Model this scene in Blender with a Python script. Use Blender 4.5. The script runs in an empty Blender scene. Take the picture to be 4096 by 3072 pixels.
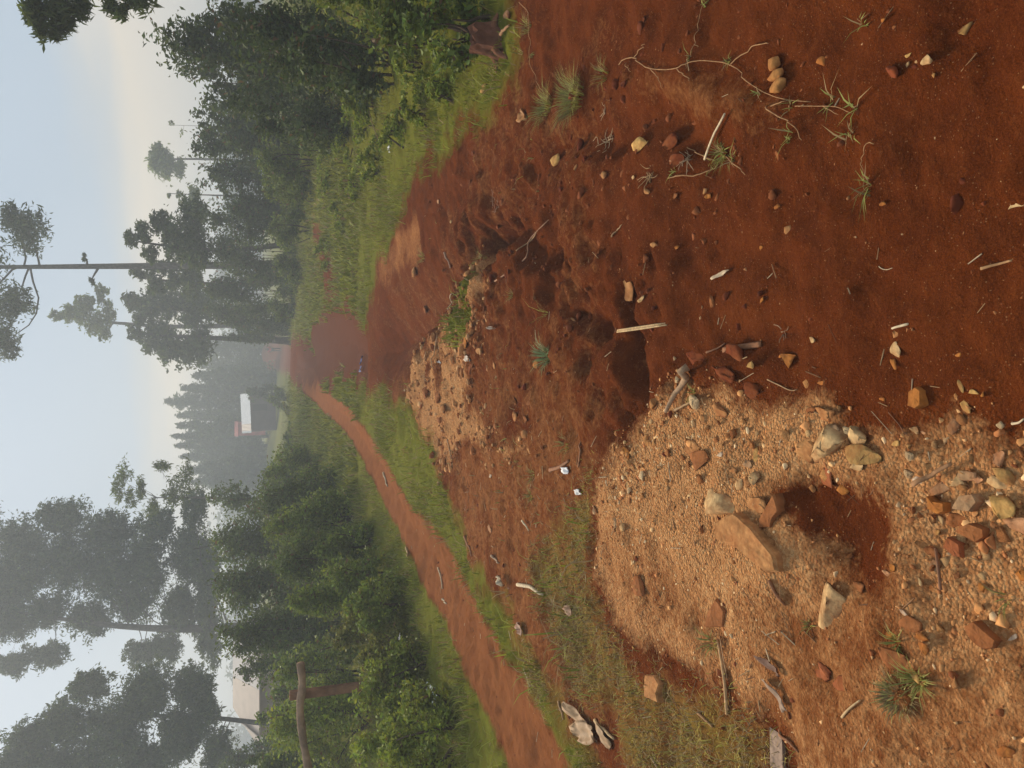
import bpy, math, random
import numpy as np
from mathutils import Vector, Matrix

R = math.radians
rng = np.random.default_rng(7)
random.seed(7)
scene = bpy.context.scene
COL = scene.collection

# ------------------------------------------------------------------ camera
EYE = 1.5
PITCH = R(18.4)                       # looking down; the phone was held upright, the frame lies on its side
FPX = 3077.0                          # focal length in photograph pixels (4096 x 3072)
FWD = np.array([0.0, math.cos(PITCH), -math.sin(PITCH)])
DOWN = np.array([0.0, -math.sin(PITCH), -math.cos(PITCH)])
RIGHT = np.array([1.0, 0.0, 0.0])
cam = bpy.data.cameras.new('camera')
cam.sensor_fit = 'HORIZONTAL'
cam.sensor_width = 36.0
cam.lens = 36.0 * FPX / 4096.0
cam.clip_start = 0.02
cam.clip_end = 3000.0
camo = bpy.data.objects.new('camera', cam)
COL.objects.link(camo)
m = Matrix.Identity(4)
for i in range(3):
    m[i][0] = DOWN[i]; m[i][1] = RIGHT[i]; m[i][2] = -FWD[i]
m[2][3] = EYE
camo.matrix_world = m
scene.camera = camo

# ------------------------------------------------------------------ world, sun, exposure
SUN_EL, SUN_AZ = R(36), R(-22)        # azimuth from +Y, negative to the west of the view
world = bpy.data.worlds.new('World'); scene.world = world; world.use_nodes = True
wn, wl = world.node_tree.nodes, world.node_tree.links
wn.clear()
wout = wn.new('ShaderNodeOutputWorld')
sky = wn.new('ShaderNodeTexSky'); sky.sky_type = 'NISHITA'; sky.sun_disc = False
sky.sun_elevation = SUN_EL; sky.sun_rotation = SUN_AZ; sky.dust_density = 3.0; sky.air_density = 1.2
bg1 = wn.new('ShaderNodeBackground'); bg1.inputs['Strength'].default_value = 0.07
wl.new(sky.outputs[0], bg1.inputs['Color'])
tc = wn.new('ShaderNodeTexCoord')
sep = wn.new('ShaderNodeSeparateXYZ'); wl.new(tc.outputs['Generated'], sep.inputs[0])
mp = wn.new('ShaderNodeMapping'); mp.inputs['Scale'].default_value = (1.6, 1.6, 7.0)
wl.new(tc.outputs['Generated'], mp.inputs[0])
nz = wn.new('ShaderNodeTexNoise'); nz.inputs['Scale'].default_value = 1.5; nz.inputs['Detail'].default_value = 4
wl.new(mp.outputs[0], nz.inputs[0])
ma = wn.new('ShaderNodeMath'); ma.operation = 'MULTIPLY_ADD'; ma.inputs[1].default_value = 0.16; ma.inputs[2].default_value = -0.08
wl.new(nz.outputs[0], ma.inputs[0])
mx = wn.new('ShaderNodeMath'); mx.operation = 'MULTIPLY_ADD'; mx.inputs[1].default_value = -0.16
wl.new(sep.outputs['X'], mx.inputs[0]); wl.new(sep.outputs['Z'], mx.inputs[2])
ad = wn.new('ShaderNodeMath'); ad.operation = 'ADD'
wl.new(mx.outputs[0], ad.inputs[0]); wl.new(ma.outputs[0], ad.inputs[1])
ramp = wn.new('ShaderNodeValToRGB')
cr = ramp.color_ramp
cr.elements[0].position = 0.02; cr.elements[0].color = (0.90, 0.80, 0.68, 1)
cr.elements[1].position = 0.16; cr.elements[1].color = (0.47, 0.59, 0.73, 1)
e = cr.elements.new(0.085); e.color = (0.96, 0.82, 0.64, 1)
e = cr.elements.new(0.12); e.color = (0.60, 0.635, 0.66, 1)
e = cr.elements.new(1.0); e.color = (0.50, 0.60, 0.72, 1)
wl.new(ad.outputs[0], ramp.inputs[0])
bg2 = wn.new('ShaderNodeBackground'); bg2.inputs['Strength'].default_value = 0.82
wl.new(ramp.outputs[0], bg2.inputs['Color'])
ms = wn.new('ShaderNodeMixShader'); ms.inputs[0].default_value = 0.86
wl.new(bg1.outputs[0], ms.inputs[1]); wl.new(bg2.outputs[0], ms.inputs[2])
wl.new(ms.outputs[0], wout.inputs['Surface'])

sun = bpy.data.lights.new('sun', 'SUN'); sun.energy = 3.5; sun.angle = R(16); sun.color = (1.0, 0.86, 0.68)
suno = bpy.data.objects.new('sun', sun); COL.objects.link(suno)
sd = Vector((math.sin(SUN_AZ) * math.cos(SUN_EL), math.cos(SUN_AZ) * math.cos(SUN_EL), math.sin(SUN_EL)))
suno.rotation_euler = sd.to_track_quat('Z', 'Y').to_euler()

scene.view_settings.view_transform = 'Standard'
scene.view_settings.look = 'None'
scene.view_settings.exposure = 0.32
scene.view_settings.gamma = 1.0
scene.cycles.max_bounces = 6
scene.cycles.transparent_max_bounces = 6
scene.cycles.volume_bounces = 0
scene.cycles.use_denoising = True

# ------------------------------------------------------------------ helpers: noise, polygons, rays
_tab = np.random.default_rng(11).random((256, 256))
def vnoise(x, y):
    xi = np.floor(x).astype(np.int64); yi = np.floor(y).astype(np.int64)
    fx = x - xi; fy = y - yi
    fx = fx * fx * (3 - 2 * fx); fy = fy * fy * (3 - 2 * fy)
    a = _tab[xi & 255, yi & 255]; b = _tab[(xi + 1) & 255, yi & 255]
    c = _tab[xi & 255, (yi + 1) & 255]; d = _tab[(xi + 1) & 255, (yi + 1) & 255]
    return (a * (1 - fx) + b * fx) * (1 - fy) + (c * (1 - fx) + d * fx) * fy - 0.5
def fbm(x, y, f, n=4, g=0.5):
    s = 0.0; a = 1.0
    for i in range(n):
        s = s + a * vnoise(x * f + 17.3 * i, y * f - 9.1 * i); f *= 2.03; a *= g
    return s
def sstep(a, b, x):
    t = np.clip((x - a) / (b - a), 0, 1)
    return t * t * (3 - 2 * t)
def ray(x, y):
    d = FWD + RIGHT * ((3072 - y - 1536) / FPX) + DOWN * ((x - 2048) / FPX)
    return d
def flat(dx, dy):                     # photograph pixel (2212-wide view) to the level ground
    d = ray(dx * 1.8517, dy * 1.8517)
    if d[2] > -0.004: d[2] = -0.004
    t = EYE / -d[2]
    return (d[0] * t, d[1] * t)
def poly(pts): return np.array([flat(a, b) for a, b in pts])
def pdist(x, y, P, closed=True):      # distance to outline, sign positive inside
    n = len(P); best = np.full(x.shape, 1e9); ins = np.zeros(x.shape, bool)
    for i in range(n if closed else n - 1):
        ax, ay = P[i]; bx, by = P[(i + 1) % n]
        ex, ey = bx - ax, by - ay
        t = np.clip(((x - ax) * ex + (y - ay) * ey) / (ex * ex + ey * ey + 1e-12), 0, 1)
        best = np.minimum(best, (x - ax - t * ex) ** 2 + (y - ay - t * ey) ** 2)
        if closed:
            c = ((ay > y) != (by > y)) & (x < (bx - ax) * (y - ay) / (by - ay + 1e-12) + ax)
            ins ^= c
    best = np.sqrt(best)
    return np.where(ins, best, -best) if closed else best
def pick(x, y, P, pad=1.5):           # cheap: evaluate only near the polygon
    out = np.full(x.shape, -9.0)
    lo = P.min(0) - pad; hi = P.max(0) + pad
    k = (x > lo[0]) & (x < hi[0]) & (y > lo[1]) & (y < hi[1])
    if k.any(): out[k] = pdist(x[k], y[k], P)
    return out

# ------------------------------------------------------------------ ground regions (outlines on the level ground)
SOIL = poly([(2300, -250), (1130, -250), (1100, 40), (1088, 170), (1040, 240), (965, 290), (900, 345), (872, 410), (855, 470),
             (825, 540), (808, 610), (792, 690), (780, 750), (780, 810), (800, 870), (872, 882), (890, 920), (930, 965), (945, 1050),
             (975, 1130), (1000, 1200), (1030, 1270), (1075, 1350), (1130, 1440), (1250, 1659), (1400, 1950), (2300, 1950)])
SOIL = np.vstack([[[4.5, -4.0]], [[4.5, SOIL[1][1]]], SOIL[1:-1], [[-4.0, SOIL[-2][1]]], [[-4.5, -4.0]]])   # the bare soil goes on behind the viewer
PIT = poly([(775, 690), (750, 655), (690, 678), (668, 735), (640, 760), (636, 830), (660, 850), (720, 835), (770, 835), (800, 860), (800, 700)])
PATH = poly([(1100, 1659), (1040, 1520), (980, 1400), (920, 1280), (870, 1180), (822, 1080), (790, 1000), (740, 930), (690, 880), (655, 846), (636, 800),
             (662, 790), (700, 838), (760, 885), (805, 940), (835, 1000), (868, 1060), (925, 1120), (985, 1210), (1045, 1310), (1105, 1420), (1175, 1530), (1245, 1659), (1420, 1950), (1250, 1950)])
FARDIRT = poly([(655, 846), (612, 815), (585, 800), (580, 752), (606, 735), (655, 720)])
STRIP = poly([(735, 640), (715, 560), (700, 490), (692, 470), (680, 490), (690, 570), (705, 650)])
GULLY = poly([(872, 868), (886, 795), (905, 745), (945, 700), (980, 650), (1003, 600), (1012, 560), (1040, 575), (1075, 560), (1108, 515), (1115, 455),
              (1085, 385), (1072, 345), (1045, 350), (1030, 395), (1018, 450), (985, 490), (935, 500), (900, 520), (868, 570), (828, 640), (805, 715), (796, 790), (822, 866)])
LIP = GULLY[:11]
GULLYFAR = np.vstack([GULLY[11:], GULLY[:1]])
HOLLOW = poly([(1022, 470), (1015, 560), (1045, 575), (1078, 560), (1105, 515), (1110, 455), (1060, 440)])
GRAV = poly([(1292, 1230), (1292, 1130), (1308, 1050), (1350, 995), (1400, 935), (1450, 880), (1500, 845), (1560, 838), (1640, 868), (1720, 888), (1800, 905),
             (1835, 960), (1880, 985), (2000, 958), (2070, 948), (2120, 975), (2212, 990), (2320, 1000), (2320, 1900), (1850, 1900), (1760, 1720), (1700, 1590), (1580, 1500), (1450, 1400), (1335, 1330)])
GRAV[17:19, 1] = -1.0
POCKET = poly([(1690, 1065), (1770, 1025), (1900, 1050), (1955, 1110), (1995, 1230), (1950, 1315), (1870, 1275), (1820, 1205), (1750, 1165)])
RUBBLE = poly([(874, 868), (878, 800), (905, 742), (950, 700), (990, 640), (1012, 580), (1012, 535), (1052, 535), (1068, 610), (1045, 690), (1062, 770), (1030, 815), (1012, 870),
               (1055, 890), (1110, 930), (1160, 945), (1205, 890), (1215, 930), (1150, 995), (1060, 1000), (1000, 980), (960, 1050), (930, 985), (890, 915)])
TAN = poly([(905, 480), (870, 475), (835, 520), (818, 580), (822, 620), (850, 600), (885, 590), (905, 560)])
TANR = poly([(1330, 150), (1420, 120), (1520, 150), (1660, 160), (1700, 230), (1640, 290), (1520, 310), (1480, 260), (1400, 220)])
GRASSL = poly([(1292, 1005), (1262, 1030), (1195, 1140), (1145, 1210), (1165, 1300), (1205, 1400), (1240, 1500), (1325, 1545), (1330, 1640), (1420, 1760), (1560, 1800), (1700, 1640), (1600, 1510), (1500, 1480), (1385, 1450), (1315, 1350), (1285, 1250), (1282, 1120)])
MOUNDG = poly([(1003, 600), (1015, 585), (1040, 600), (1035, 650), (1020, 720), (1000, 760), (975, 740), (985, 680)])
RUT1 = poly([(1120, 480), (1160, 540), (1215, 570), (1240, 640), (1240, 690), (1290, 715), (1330, 735), (1365, 745)])
RUT2 = poly([(1185, 310), (1240, 280), (1300, 300), (1380, 270), (1440, 250), (1500, 290), (1540, 330)])
CLOD = poly([(1475, 800), (1500, 770), (1600, 770), (1690, 790), (1700, 830), (1600, 835), (1540, 830)])
FIELD = poly([(575, 1080), (552, 1070), (552, 960), (575, 970)])

def height(x, y):
    x = np.asarray(x, float); y = np.asarray(y, float)
    shp = np.broadcast(x, y).shape
    x = np.broadcast_to(x, shp).ravel(); y = np.broadcast_to(y, shp).ravel()
    wx = x + 0.10 * fbm(x, y, 1.9, 3); wy = y + 0.10 * fbm(x + 31, y, 1.9, 3)
    h = 0.05 * fbm(x, y, 0.45, 3) + 0.022 * fbm(x, y, 3.1, 4, 0.55)
    near = 1 - sstep(6, 14, y)
    h = h + near * 0.013 * fbm(x, y, 14, 3, 0.65)
    h = h + 0.25 * fbm(x, y, 0.06, 3) * sstep(12, 40, np.hypot(x, y))
    # eroded, crumbly ground around the washout
    zone = np.exp(-(np.minimum(pdist(x, y, LIP, False), pdist(x, y, RUT1, False) + .1) / .55) ** 2) * near
    h = h + zone * (0.040 * np.tanh(7 * fbm(x + 4, y, 2.6, 4, .6)) + 0.010 * np.tanh(5 * fbm(x, y + 7, 7.5, 4, .65)) + 0.034 * fbm(x, y, 13, 4, .75))
    h = h + near * (0.016 * np.tanh(5 * fbm(x + 12, y + 3, 3.8, 3)) + 0.014 * fbm(x + 2, y, 19, 3, .75))
    # banks on either side
    h = h + 0.45 * sstep(-2.6, -6.5, x + 0.10 * (y - 6)) * sstep(3, 7, y)
    h = h + 0.35 * sstep(1.8, 4.5, x - 0.10 * (y - 6)) * sstep(3.5, 6, y)
    # the ground falls along the far road and rises again behind it
    h = h - 0.8 * sstep(25, 70, y) * np.exp(-((x - 5) / 9.0) ** 2) + 0.5 * sstep(45, 95, y) * sstep(1, -7, x)
    h = h + 1.7 * np.exp(-((x - 3.4) / 2.3) ** 2 - ((y - 90) / 5.0) ** 2)
    # washed out gully
    g = pick(wx, wy, GULLY)
    k = g > -0.02
    if k.any():
        dl = np.abs(pdist(wx[k], wy[k], LIP, False)); df = np.abs(pdist(wx[k], wy[k], GULLYFAR, False))
        h[k] -= 0.42 * sstep(0, 0.16, dl) * sstep(0, 1.1, df) * (g[k] > 0)
    hl = pick(wx + .16 * fbm(x, y, 5, 3), wy + .2 * fbm(x + 9, y, 5, 3), HOLLOW)
    h = h - 0.17 * sstep(-0.05, 0.16, hl)
    rb = pick(wx, wy, RUBBLE)
    h = h + 0.05 * sstep(-0.3, 0.4, rb) * (1 - (g > 0)) + 0.018 * sstep(0, 0.1, rb) * fbm(x, y, 9, 3, .7)
    gr = pick(wx, wy, GRAV); pk = pick(wx + .12 * fbm(x, y, 6, 3), wy + .12 * fbm(x + 5, y, 6, 3), POCKET)
    h = h + 0.075 * sstep(-0.15, 0.6, gr) + 0.012 * sstep(-0.08, 0.08, gr) - 0.04 * sstep(-0.03, 0.12, pk)
    h = h - 0.06 * sstep(0, 0.35, pick(wx, wy, PATH, 2.0)) * (1 - sstep(14, 20, y))
    h = h - 0.16 * sstep(-0.05, 0.8, pick(wx, wy, PIT, 2.5))
    h = h + 0.05 * sstep(-0.02, 0.06, pick(wx, wy, CLOD)) + 0.05 * sstep(-0.1, 0.3, pick(wx, wy, TANR))
    for P, w, dp in ((RUT1, 0.085, 0.075), (RUT2, 0.10, 0.06)):
        lo = P.min(0) - .4; hi = P.max(0) + .4
        k = (x > lo[0]) & (x < hi[0]) & (y > lo[1]) & (y < hi[1])
        if k.any(): h[k] -= dp * np.exp(-(pdist(wx[k], wy[k], P, False) / w) ** 2)
    return h.reshape(shp)
def hz(x, y): return float(height(np.array([x]), np.array([y]))[0])
def on(x, y):                          # photograph pixel (4096 wide) to the built ground
    d = ray(x, y)
    if d[2] > -0.01: d[2] = -0.01
    t = EYE / -d[2]
    for _ in range(5):
        p = d * t
        hh = hz(p[0], p[1])
        t = t * 0.3 + 0.7 * (EYE - hh) / -d[2]
    p = d * t
    return np.array([p[0], p[1], hz(p[0], p[1])]), t
def ond(dx, dy): return on(dx * 1.8517, dy * 1.8517)
def at(dx, dy, Y):                     # point seen at that place of the photograph, Y metres ahead
    d = ray(dx * 1.8517, dy * 1.8517); t = Y / d[1]
    return np.array([d[0] * t, Y, EYE + d[2] * t])
def span(px, Y): return px * 1.8517 / FPX * Y * 1.0

# ------------------------------------------------------------------ helpers: objects and materials
def mesh_obj(name, V, F, mat, parent=None, smooth=False, tint=None):
    me = bpy.data.meshes.new(name)
    V = np.asarray(V, np.float32); 
    if isinstance(F, np.ndarray):
        n, k = F.shape
        me.vertices.add(len(V)); me.vertices.foreach_set('co', V.ravel())
        me.loops.add(n * k); me.loops.foreach_set('vertex_index', F.ravel().astype(np.int32))
        me.polygons.add(n); me.polygons.foreach_set('loop_start', (np.arange(n) * k).astype(np.int32))
        me.polygons.foreach_set('loop_total', np.full(n, k, np.int32))
        me.update(calc_edges=True); me.validate()
    else:
        me.from_pydata([tuple(map(float, v)) for v in V], [], F); me.update()
    if smooth: me.polygons.foreach_set('use_smooth', np.ones(len(me.polygons), bool))
    if tint is not None:
        t = np.asarray(tint, np.float32)
        if t.ndim == 1: t = np.tile(t, (len(V), 1))
        if t.shape[1] == 3: t = np.hstack([t, np.ones((len(t), 1), np.float32)])
        a = me.attributes.new('tint', 'FLOAT_COLOR', 'POINT'); a.data.foreach_set('color', t.astype(np.float32).ravel())
    o = bpy.data.objects.new(name, me); COL.objects.link(o)
    if mat: me.materials.append(mat)
    if parent: o.parent = parent
    return o
def tag(o, label=None, cat=None, group=None, kind=None):
    if label: o['label'] = label
    if cat: o['category'] = cat
    if group: o['group'] = group
    if kind: o['kind'] = kind
    return o
def empty(name, loc, label, cat, group=None):
    o = bpy.data.objects.new(name, None); COL.objects.link(o); o.location = tuple(map(float, loc))
    o.empty_display_size = 0.1
    return tag(o, label, cat, group)
def newmat(name):
    mt = bpy.data.materials.new(name); mt.use_nodes = True
    nt = mt.node_tree
    return mt, nt.nodes, nt.links, nt.nodes['Principled BSDF']
def node(N, t, **kw):
    n = N.new(t)
    for k, v in kw.items():
        if k in n.inputs: n.inputs[k].default_value = v
        else: setattr(n, k, v)
    return n
def mixc(N, L, fac, a, b, blend='MIX'):
    n = N.new('ShaderNodeMix'); n.data_type = 'RGBA'; n.blend_type = blend
    for i, s in ((0, fac), (6, a), (7, b)):
        if hasattr(s, 'is_output'): L.new(s, n.inputs[i])
        elif i == 0: n.inputs[0].default_value = s
        else: n.inputs[i].default_value = (*s, 1) if len(s) == 3 else s
    return n.outputs[2]
def rampv(N, L, src, a, b):
    n = N.new('ShaderNodeMapRange'); n.inputs[1].default_value = a; n.inputs[2].default_value = b
    L.new(src, n.inputs[0]); return n.outputs[0]
def math_(N, L, op, a, b):
    n = N.new('ShaderNodeMath'); n.operation = op
    for i, s in ((0, a), (1, b)):
        if hasattr(s, 'is_output'): L.new(s, n.inputs[i])
        else: n.inputs[i].default_value = s
    return n.outputs[0]

def tintmat(name, rough=0.9, noise_scale=30, var=0.35, bump=0.3, bump_scale=60, translucent=0.0, spec=0.2, bdist=0.004, dust=None):
    mt, N, L, B = newmat(name)
    at_ = node(N, 'ShaderNodeAttribute', attribute_name='tint')
    tc_ = N.new('ShaderNodeTexCoord')
    nz_ = node(N, 'ShaderNodeTexNoise', Scale=noise_scale, Detail=5.0); L.new(tc_.outputs['Object'], nz_.inputs[0])
    f = rampv(N, L, nz_.outputs[0], 0.3, 0.7)
    dark = mixc(N, L, 1.0, at_.outputs[0], (1 - var,) * 3, 'MULTIPLY'); lite = mixc(N, L, 1.0, at_.outputs[0], (1 + var,) * 3, 'MULTIPLY')
    c = mixc(N, L, f, dark, lite)
    if dust:
        nd = node(N, 'ShaderNodeTexNoise', Scale=14.0, Detail=6.0, Roughness=.7); L.new(N.new('ShaderNodeNewGeometry').outputs['Position'], nd.inputs[0])
        c = mixc(N, L, math_(N, L, 'MULTIPLY', rampv(N, L, nd.outputs[0], .42, .68), .75), c, dust)
    L.new(c, B.inputs['Base Color']); B.inputs['Roughness'].default_value = rough
    B.inputs['Specular IOR Level'].default_value = spec
    if bump:
        nb = node(N, 'ShaderNodeTexNoise', Scale=bump_scale, Detail=6.0); L.new(tc_.outputs['Object'], nb.inputs[0])
        bp = node(N, 'ShaderNodeBump', Strength=bump, Distance=bdist); L.new(nb.outputs[0], bp.inputs['Height']); L.new(bp.outputs[0], B.inputs['Normal'])
    if translucent:
        tr = N.new('ShaderNodeBsdfTranslucent'); L.new(c, tr.inputs[0])
        mxs = N.new('ShaderNodeMixShader'); mxs.inputs[0].default_value = translucent
        L.new(B.outputs[0], mxs.inputs[1]); L.new(tr.outputs[0], mxs.inputs[2]); L.new(mxs.outputs[0], N['Material Output'].inputs[0])
    return mt
M_STONE = tintmat('stone', 0.95, 26, 0.38, 0.8, 70, spec=0.08, bdist=0.006, dust=(.27, .085, .026))
M_GRAVEL = tintmat('gravel', 0.92, 40, 0.2, 0.0, spec=0.15)
M_LEAF = tintmat('leaf', 0.65, 0.9, 0.3, 0.0, translucent=0.3, spec=0.25)
M_GRASS = tintmat('grass_blade', 0.7, 1.5, 0.25, 0.0, translucent=0.25, spec=0.2)
M_BARK = tintmat('bark', 0.95, 9, 0.4, 0.7, 25, spec=0.1, bdist=0.02)
M_STRAW = tintmat('straw', 0.8, 60, 0.3, 0.4, 150, spec=0.2, bdist=0.001)
M_CLOTH = tintmat('thin_litter', 0.6, 40, 0.15, 0.3, 60, translucent=0.15)

# ground material
def ground_material():
    mt, N, L, B = newmat('ground_soil')
    geo = N.new('ShaderNodeNewGeometry'); pos = geo.outputs['Position']
    c1 = node(N, 'ShaderNodeAttribute', attribute_name='cover'); c2 = node(N, 'ShaderNodeAttribute', attribute_name='cover_b')
    s1 = N.new('ShaderNodeSeparateColor'); L.new(c1.outputs[0], s1.inputs[0])
    s2 = N.new('ShaderNodeSeparateColor'); L.new(c2.outputs[0], s2.inputs[0])
    def noise(scale, det=5, rough=0.55):
        n = node(N, 'ShaderNodeTexNoise', Scale=scale, Detail=float(det), Roughness=rough); L.new(pos, n.inputs[0]); return n.outputs[0]
    nA, nB, nC, nD = noise(1.3), noise(7), noise(38, 6, .7), noise(160, 4, .7)
    soil = mixc(N, L, rampv(N, L, nA, .35, .65), (0.150, 0.0305, 0.0062), (0.200, 0.0460, 0.0095))
    soil = mixc(N, L, rampv(N, L, nB, .40, .70), soil, (0.096, 0.0210, 0.0048))
    soil = mixc(N, L, math_(N, L, 'MULTIPLY', rampv(N, L, nC, .50, .75), .6), soil, (0.230, 0.0640, 0.0150))
    soil = mixc(N, L, math_(N, L, 'MULTIPLY', rampv(N, L, nD, .52, .72), .5), soil, (0.075, 0.0165, 0.0042))
    nE = noise(330, 3, .8)
    soil = mixc(N, L, math_(N, L, 'MULTIPLY', rampv(N, L, nE, .50, .66), .55), soil, (0.055, 0.0125, 0.0034))
    soil = mixc(N, L, math_(N, L, 'MULTIPLY', rampv(N, L, nE, .47, .36), .45), soil, (0.290, 0.0850, 0.0220))
    # pale grit in the soil
    vo = node(N, 'ShaderNodeTexVoronoi', Scale=150.0); L.new(pos, vo.inputs['Vector'])
    sc = N.new('ShaderNodeSeparateColor'); L.new(vo.outputs['Color'], sc.inputs[0])
    grit = math_(N, L, 'MULTIPLY', math_(N, L, 'LESS_THAN', vo.outputs['Distance'], .26), math_(N, L, 'GREATER_THAN', sc.outputs[0], .90))
    soil = mixc(N, L, math_(N, L, 'MULTIPLY', grit, .7), soil, (0.38, 0.19, 0.085))
    def masked(m, lo=.20, hi=.80, amt=.75):
        v = math_(N, L, 'ADD', m, math_(N, L, 'MULTIPLY', math_(N, L, 'SUBTRACT', nB, .5), amt))
        v = math_(N, L, 'ADD', v, math_(N, L, 'MULTIPLY', math_(N, L, 'SUBTRACT', nC, .5), amt))
        return rampv(N, L, v, lo, hi)
    # tan clay
    tan = mixc(N, L, rampv(N, L, nC, .35, .7), (0.36, 0.130, 0.040), (0.50, 0.215, 0.075))
    col = mixc(N, L, masked(s2.outputs[1]), soil, tan)
    # trodden path
    pth = mixc(N, L, rampv(N, L, nB, .35, .7), (0.280, 0.0920, 0.0285), (0.350, 0.1240, 0.0400))
    pth = mixc(N, L, math_(N, L, 'MULTIPLY', rampv(N, L, nC, .5, .8), .5), pth, (0.215, 0.0600, 0.0170))
    col = mixc(N, L, masked(s1.outputs[2], .3, .7, .3), col, pth)
    # fine gravel bed
    gv = mixc(N, L, rampv(N, L, nC, .35, .65), (0.62, 0.270, 0.098), (0.80, 0.405, 0.160))
    vg = node(N, 'ShaderNodeTexVoronoi', Scale=110.0); L.new(pos, vg.inputs['Vector'])
    sg = N.new('ShaderNodeSeparateColor'); L.new(vg.outputs['Color'], sg.inputs[0])
    gv = mixc(N, L, math_(N, L, 'MULTIPLY', sg.outputs[1], .45), gv, (0.32, 0.115, 0.038))
    gv = mixc(N, L, math_(N, L, 'MULTIPLY', math_(N, L, 'GREATER_THAN', sg.outputs[2], .8), .6), gv, (0.75, 0.42, 0.18))
    col = mixc(N, L, masked(s1.outputs[0], .3, .7, .6), col, gv)
    # damp reddish-grey bottom of the pit, and green cover
    col = mixc(N, L, math_(N, L, 'MULTIPLY', masked(s2.outputs[2]), .8), col, (0.150, 0.050, 0.024))
    gs = mixc(N, L, rampv(N, L, nB, .3, .7), (0.140, 0.135, 0.015), (0.205, 0.210, 0.022))
    gs = mixc(N, L, math_(N, L, 'MULTIPLY', rampv(N, L, nC, .5, .75), .6), gs, (0.165, 0.075, 0.020))
    col = mixc(N, L, masked(s1.outputs[1], .25, .8, .6), col, gs)
    L.new(col, B.inputs['Base Color']); B.inputs['Roughness'].default_value = 1.0; B.inputs['Specular IOR Level'].default_value = .03
    hA = math_(N, L, 'ADD', math_(N, L, 'MULTIPLY', nC, .8), math_(N, L, 'MULTIPLY', nD, .35))
    gvh = math_(N, L, 'MULTIPLY', math_(N, L, 'MULTIPLY', math_(N, L, 'SUBTRACT', .6, vg.outputs['Distance']), s1.outputs[0]), .9)
    hh = math_(N, L, 'ADD', math_(N, L, 'ADD', hA, gvh), math_(N, L, 'MULTIPLY', grit, .3))
    bp = node(N, 'ShaderNodeBump', Strength=1.0, Distance=.026); L.new(hh, bp.inputs['Height']); L.new(bp.outputs[0], B.inputs['Normal'])
    return mt
M_GROUND = ground_material()

# ------------------------------------------------------------------ ground sheet
def axis(near, step, ratio, far):
    a = list(np.arange(0, near, step)); s = step
    while a[-1] < far: s *= ratio; a.append(a[-1] + s)
    return np.array(a)
ax = axis(3.0, 0.024, 1.035, 300.0)
xs = np.concatenate([-ax[:0:-1], ax])
ay = axis(5.2, 0.024, 1.013, 299.0)
ys = np.concatenate([-(axis(0.2, 0.1, 1.25, 60.0)[:0:-1]) + 0.8, ay + 0.8])
GX, GY = np.meshgrid(xs, ys)
GZ = height(GX, GY)
def cover(x, y):
    x = np.asarray(x, float).ravel(); y = np.asarray(y, float).ravel()
    sc = np.clip(np.hypot(x, y) / 6.0, 0.25, 3)
    wx = x + sc * 0.16 * fbm(x, y, 2.3, 4); wy = y + sc * 0.16 * fbm(x + 55, y, 2.3, 4)
    def m(P, w0, w1, pad=3.0): return sstep(w0, w1, pick(wx, wy, P, pad))
    pw = .55 * fbm(x, y, .9, 4)
    soil = np.maximum.reduce([sstep(-.20, .42, pick(wx + .25 * fbm(x + 9, y, 3.5, 4), wy + .25 * fbm(x, y + 9, 3.5, 4), SOIL, 4.0)), sstep(-.25, .25, pick(wx + pw, wy + 2.2 * pw, PIT, 5.0)), m(FARDIRT, -.6, .6), m(STRIP, -.5, .4) * .8])
    bank = np.exp(-((x - 3.2) / 2.1) ** 2 - ((y - 86) / 9.0) ** 2)
    soil = np.maximum(soil, sstep(.3, .6, bank))
    path = sstep(-0.05, 0.15, pick(x + .07 * fbm(x, y, 2.5, 4), y + .07 * fbm(x + 3, y, 2.5, 4), PATH, 3.0))
    gravel = m(GRAV, -0.20, 0.16) * (.72 + .5 * np.clip(fbm(x, y, 3.0, 4) + .4, 0, 1)) * (1 - m(POCKET, -.14, .14))
    gl = m(GRASSL, -0.15, 0.15)
    # inside the lower bank the stones thin out to gritty clay
    gravel = gravel * (1 - .75 * gl)
    rub = m(RUBBLE, -.1, .25) * np.clip(.95 + 1.5 * fbm(x + 6, y, 2.1, 4), 0, 1); tan = np.maximum.reduce([.55 * m(TAN, -.15, .15) * (.3 + 1.2 * np.clip(fbm(x, y, 2.5, 3) + .5, 0, 1)), .6 * m(TANR, -.12, .25), .95 * rub])
    sub = sstep(-.45, -1.0, x + .25 * fbm(x, y, 1.2, 3)) * m(GRAV, -.05, .2)
    sub = np.maximum(sub, sstep(-.25, -.75, x + .2 * fbm(x, y, 1.2, 3)) * sstep(2.4, 1.8, y) * m(GRAV, -.05, .2))
    gravel = gravel * (1 - .62 * sub) * (1 - .5 * sstep(.1, .45, fbm(x + 3, y + 8, 1.4, 3)) * sstep(-.55, -.95, x))
    tan = np.maximum(tan, .6 * gl)
    tan = np.maximum(tan, .62 * m(GRAV, -.05, .1) * (1 - m(POCKET, -.06, .10)))
    gravel = np.maximum(gravel, .74 * rub)
    brown = sstep(2.6, 3.6, y) * (1 - sstep(9, 14, y)) * np.clip(.42 + 1.3 * fbm(x + 2, y + 5, 1.1, 4), 0, .46) * (.55 + .45 * sstep(.4, -.6, x))
    tan = np.maximum(tan, brown)
    grass = np.clip(1 - soil - path, 0, 1)
    grass = np.maximum(grass, .45 * gl); grass = np.maximum(grass, .8 * m(MOUNDG, -.1, .1))
    grass = grass * (1 - path)
    damp = m(PIT, -.1, .4)
    return gravel, grass, path, tan, damp
cg = cover(GX, GY)
nx, ny = len(xs), len(ys)
idx = np.arange(nx * ny).reshape(ny, nx)
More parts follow.
